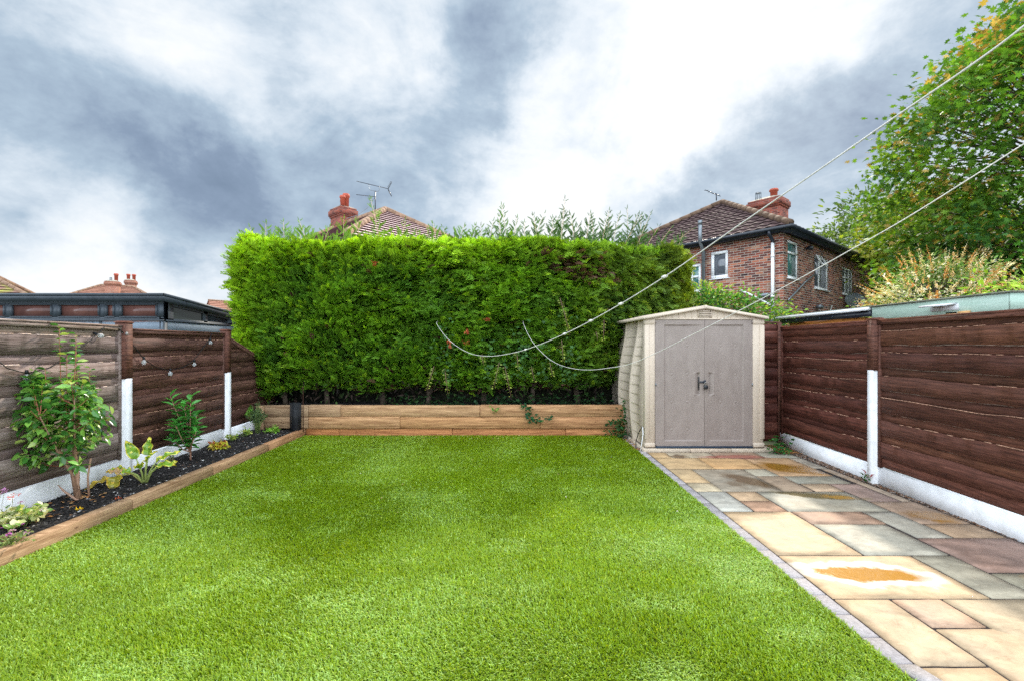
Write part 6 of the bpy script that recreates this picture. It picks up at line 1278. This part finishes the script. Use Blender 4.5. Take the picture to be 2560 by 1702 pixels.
# roll of black mesh and thin rod in the corner of the bed
t = thing('mesh_roll', 'rolled black plastic mesh standing in the back corner of the bed', 'mesh roll', (-3.60, 7.48, .08)); b = MB()
c0 = np.array(W(739, 1000, 7.50)); zb_, zt_ = .09, .56; r = .085
for k in range(34): a = k * 2 * math.pi / 34; b.tube([(c0[0] + r * math.cos(a), 7.50 + r * .8 * math.sin(a), zb_), (c0[0] + r * math.cos(a) * 1.02, 7.50 + r * .8 * math.sin(a), zt_)], .0028, 4)
for k in range(46): z = zb_ + (zt_ - zb_) * k / 45; b.tube([(c0[0] + r * math.cos(a_), 7.50 + r * .8 * math.sin(a_), z) for a_ in np.linspace(0, 2 * math.pi, 18)], .0026, 4, cap=False)
for rr in (.065, .045): b.lathe((c0[0], 7.50, zb_), [(rr, 0), (rr, zt_ - zb_ - .01)], 14)
b.build('netting', M['plastic_black'], t)
b = MB(); p = W(757, 1000, 7.48); b.tube([(p[0], 7.5, .08), (p[0] - .005, 7.5, .84)], .006, 6, (.5, .25, .2)); tag(b.build('garden_cane', M['bark']), 'thin dark cane standing beside the roll of black mesh', 'cane')

# ------------------------------------------------------------------ trees and shrubs on the right
def crown_tree(name, label, cat, base, ctr, rad, nclump, per, csize, lsize, cols, tpl='maple', trunk_r=.22, squash=.6, shell=.55, group=None, keep=None, droop=-.1, mats=None):
    t = thing(name, label, cat, base, 0, group); st, mb = MB(), MB(); base, ctr, rad = np.array(base, float), np.array(ctr, float), np.array(rad, float); fork = base * .45 + ctr * .55; fork[2] = max(base[2] + .3 * (ctr[2] - base[2]), ctr[2] - rad[2] * .7)
    st.tube([base, base * .6 + fork * .4 + (.1, 0, 0), fork], [trunk_r, trunk_r * .8, trunk_r * .62], 10); st.tube([fork, fork * .4 + ctr * .6, ctr + (0, 0, rad[2] * .5)], [trunk_r * .6, trunk_r * .4, trunk_r * .12], 8)
    T, F = {'maple': (MT, MF), 'leaf': (LT, LTRI)}[tpl]; i = 0; tries = 0
    while i < nclump and tries < nclump * 6:
        tries += 1; a = RS.normal(0, 1, 3); a /= np.linalg.norm(a); r = RS.uniform(shell, 1.0) ** .6; wob = .82 + .36 * fbm(a[0] * 1.8 + 7, a[1] * 1.8, a[2] * 1.8 + base[0], 2)
        q = ctr + a * rad * r * wob
        if keep is not None and not keep(q): continue
        i += 1; f = fork * .7 + ctr * .3 if q[2] < ctr[2] else ctr; m_ = f * .5 + q * .5 + RS.normal(0, .1, 3) * rad / 3
        st.tube([f, m_, q], [trunk_r * .18, trunk_r * .10, .006], 5)
        n = int(per * RS.uniform(.5, 1.3)); o_ = RS.normal(0, 1, (n, 3)) * csize * (1, 1, squash); o_ += a * csize * .3; P = q + o_; D = o_ * .6 + RS.normal(0, .5, (n, 3)) * csize + np.array([0, 0, droop]) * csize + a * csize * .4
        c = np.array(cols[RS.randint(len(cols) - (1 if RS.rand() < .75 else 0))]) * RS.uniform(.75, 1.25); C = c[None] * RS.uniform(.65, 1.4, (n, 1)); k = RS.rand(n) < .09; C[k] = np.array(cols[-1]) * RS.uniform(.8, 1.3, (k.sum(), 1))
        stamp(mb, T, F, P, basis(D, RS.uniform(-1.0, 1.0, n)), RS.uniform(.7, 1.3, n) * lsize, C)
    mb.build('crown', mats or M['leaf'], t); st.build('trunk', M['bark'], t); return t
crown_tree('sycamore_tree', 'tall sycamore with green and orange leaves filling the upper right corner', 'tree', (13.6, 11.6, -.06), (14.9, 11.6, 6.0), (5.6, 3.4, 4.4), 470, 100, .34, .165,
           [(.085, .22, .030), (.12, .26, .030), (.07, .16, .04), (.18, .31, .04), (.10, .22, .03), (.07, .18, .05), (.14, .28, .03), (.40, .28, .08)], trunk_r=.26, keep=lambda q: q[0] < 18.0 and q[1] < 13.4 and q[0] > 9.5 + .8 * (q[1] - 11.2) + max(0, q[2] - 6.4) * .72 + 3.4 * (float(fbm(q[1] * .5 + 3.3, q[2] * .75, 3.0, 2)) - .5))
crown_tree('round_tree', 'yellow green leafy tree standing left of and behind the tall sycamore', 'tree', (15.8, 17.0, -.06), (15.7, 16.8, 4.9), (2.3, 2.0, 2.5), 130, 90, .36, .17,
           [(.19, .30, .03), (.15, .26, .035), (.27, .36, .04), (.11, .21, .035), (.38, .38, .07)], trunk_r=.2)
crown_tree('oak_tree', 'darker green tree rising behind the far end of the brick house', 'tree', (19.0, 24.0, -.06), (19.5, 23.6, 5.8), (3.3, 2.6, 3.1), 130, 80, .45, .26,
           [(.11, .18, .06), (.08, .14, .05), (.15, .23, .06), (.22, .29, .06)], tpl='leaf', trunk_r=.25)
crown_tree('laurel_tree', 'dark glossy tree between the brick house and the flowering shrub', 'tree', (12.2, 13.4, -.06), (12.25, 13.2, 2.8), (1.05, 1.0, 1.75), 80, 60, .28, .15,
           [(.03, .075, .022), (.025, .06, .022), (.045, .10, .03), (.06, .12, .03)], tpl='leaf', trunk_r=.12)
crown_tree('bright_shrub', 'light yellow green shrub above the fence at the right edge', 'shrub', (6.9, 6.0, -.06), (6.95, 6.0, 1.85), (.6, .8, .62), 40, 60, .14, .085,
           [(.25, .42, .05), (.16, .32, .04), (.36, .50, .08), (.10, .22, .03)], tpl='leaf', trunk_r=.04)
crown_tree('climbing_shrub', 'sprawling yellow green climber with small leaves just behind the shed roof', 'shrub', (4.3, 9.05, -.06), (4.15, 9.0, 2.05), (1.45, .35, .62), 110, 46, .12, .085,
           [(.07, .20, .03), (.10, .25, .04), (.24, .40, .05), (.05, .14, .03), (.08, .22, .04), (.34, .42, .07)], tpl='leaf', trunk_r=.04, shell=.3, keep=lambda q: q[2] < 2.85 - (q[0] - 3.0) * .22)
tb = crown_tree('buddleia_shrub', 'round shrub with many cream and orange flower spikes above the green outbuilding', 'shrub', (8.9, 9.6, -.06), (8.85, 9.5, 2.35), (1.10, 1.0, .90), 120, 60, .16, .085,
           [(.18, .30, .07), (.13, .24, .06), (.34, .42, .18), (.60, .60, .42), (.75, .68, .52)], tpl='leaf', trunk_r=.07)
b = MB(); n = 190; A = RS.normal(0, 1, (n, 3)); A[:, 1] -= .5; A[:, 2] = np.abs(A[:, 2]) * .9 - .15; A /= np.linalg.norm(A, axis=1, keepdims=True)
for i in range(n):
    p = np.array([8.85, 9.5, 2.35]) + A[i] * np.array([1.08, 1.0, .90]) * RS.uniform(.85, 1.08); d = A[i] + np.array([RS.normal(0, .2), 0, .35]); d /= np.linalg.norm(d); L = RS.uniform(.26, .52); m_ = 34; f = np.sort(RS.rand(m_))
    PP = p + d * L * f[:, None]; c = np.array([(.80, .55, .30), (.88, .76, .58), (.72, .38, .14), (.82, .66, .46)][i % 4]); stamp(b, LT, LTRI, PP, basis(RS.normal(0, 1, (m_, 3)) + d * .8), .062 * (1.15 - f), np.tile(c, (m_, 1)) * RS.uniform(.75, 1.2, (m_, 1)))
b.build('flower_spikes', M['petal'], tb)
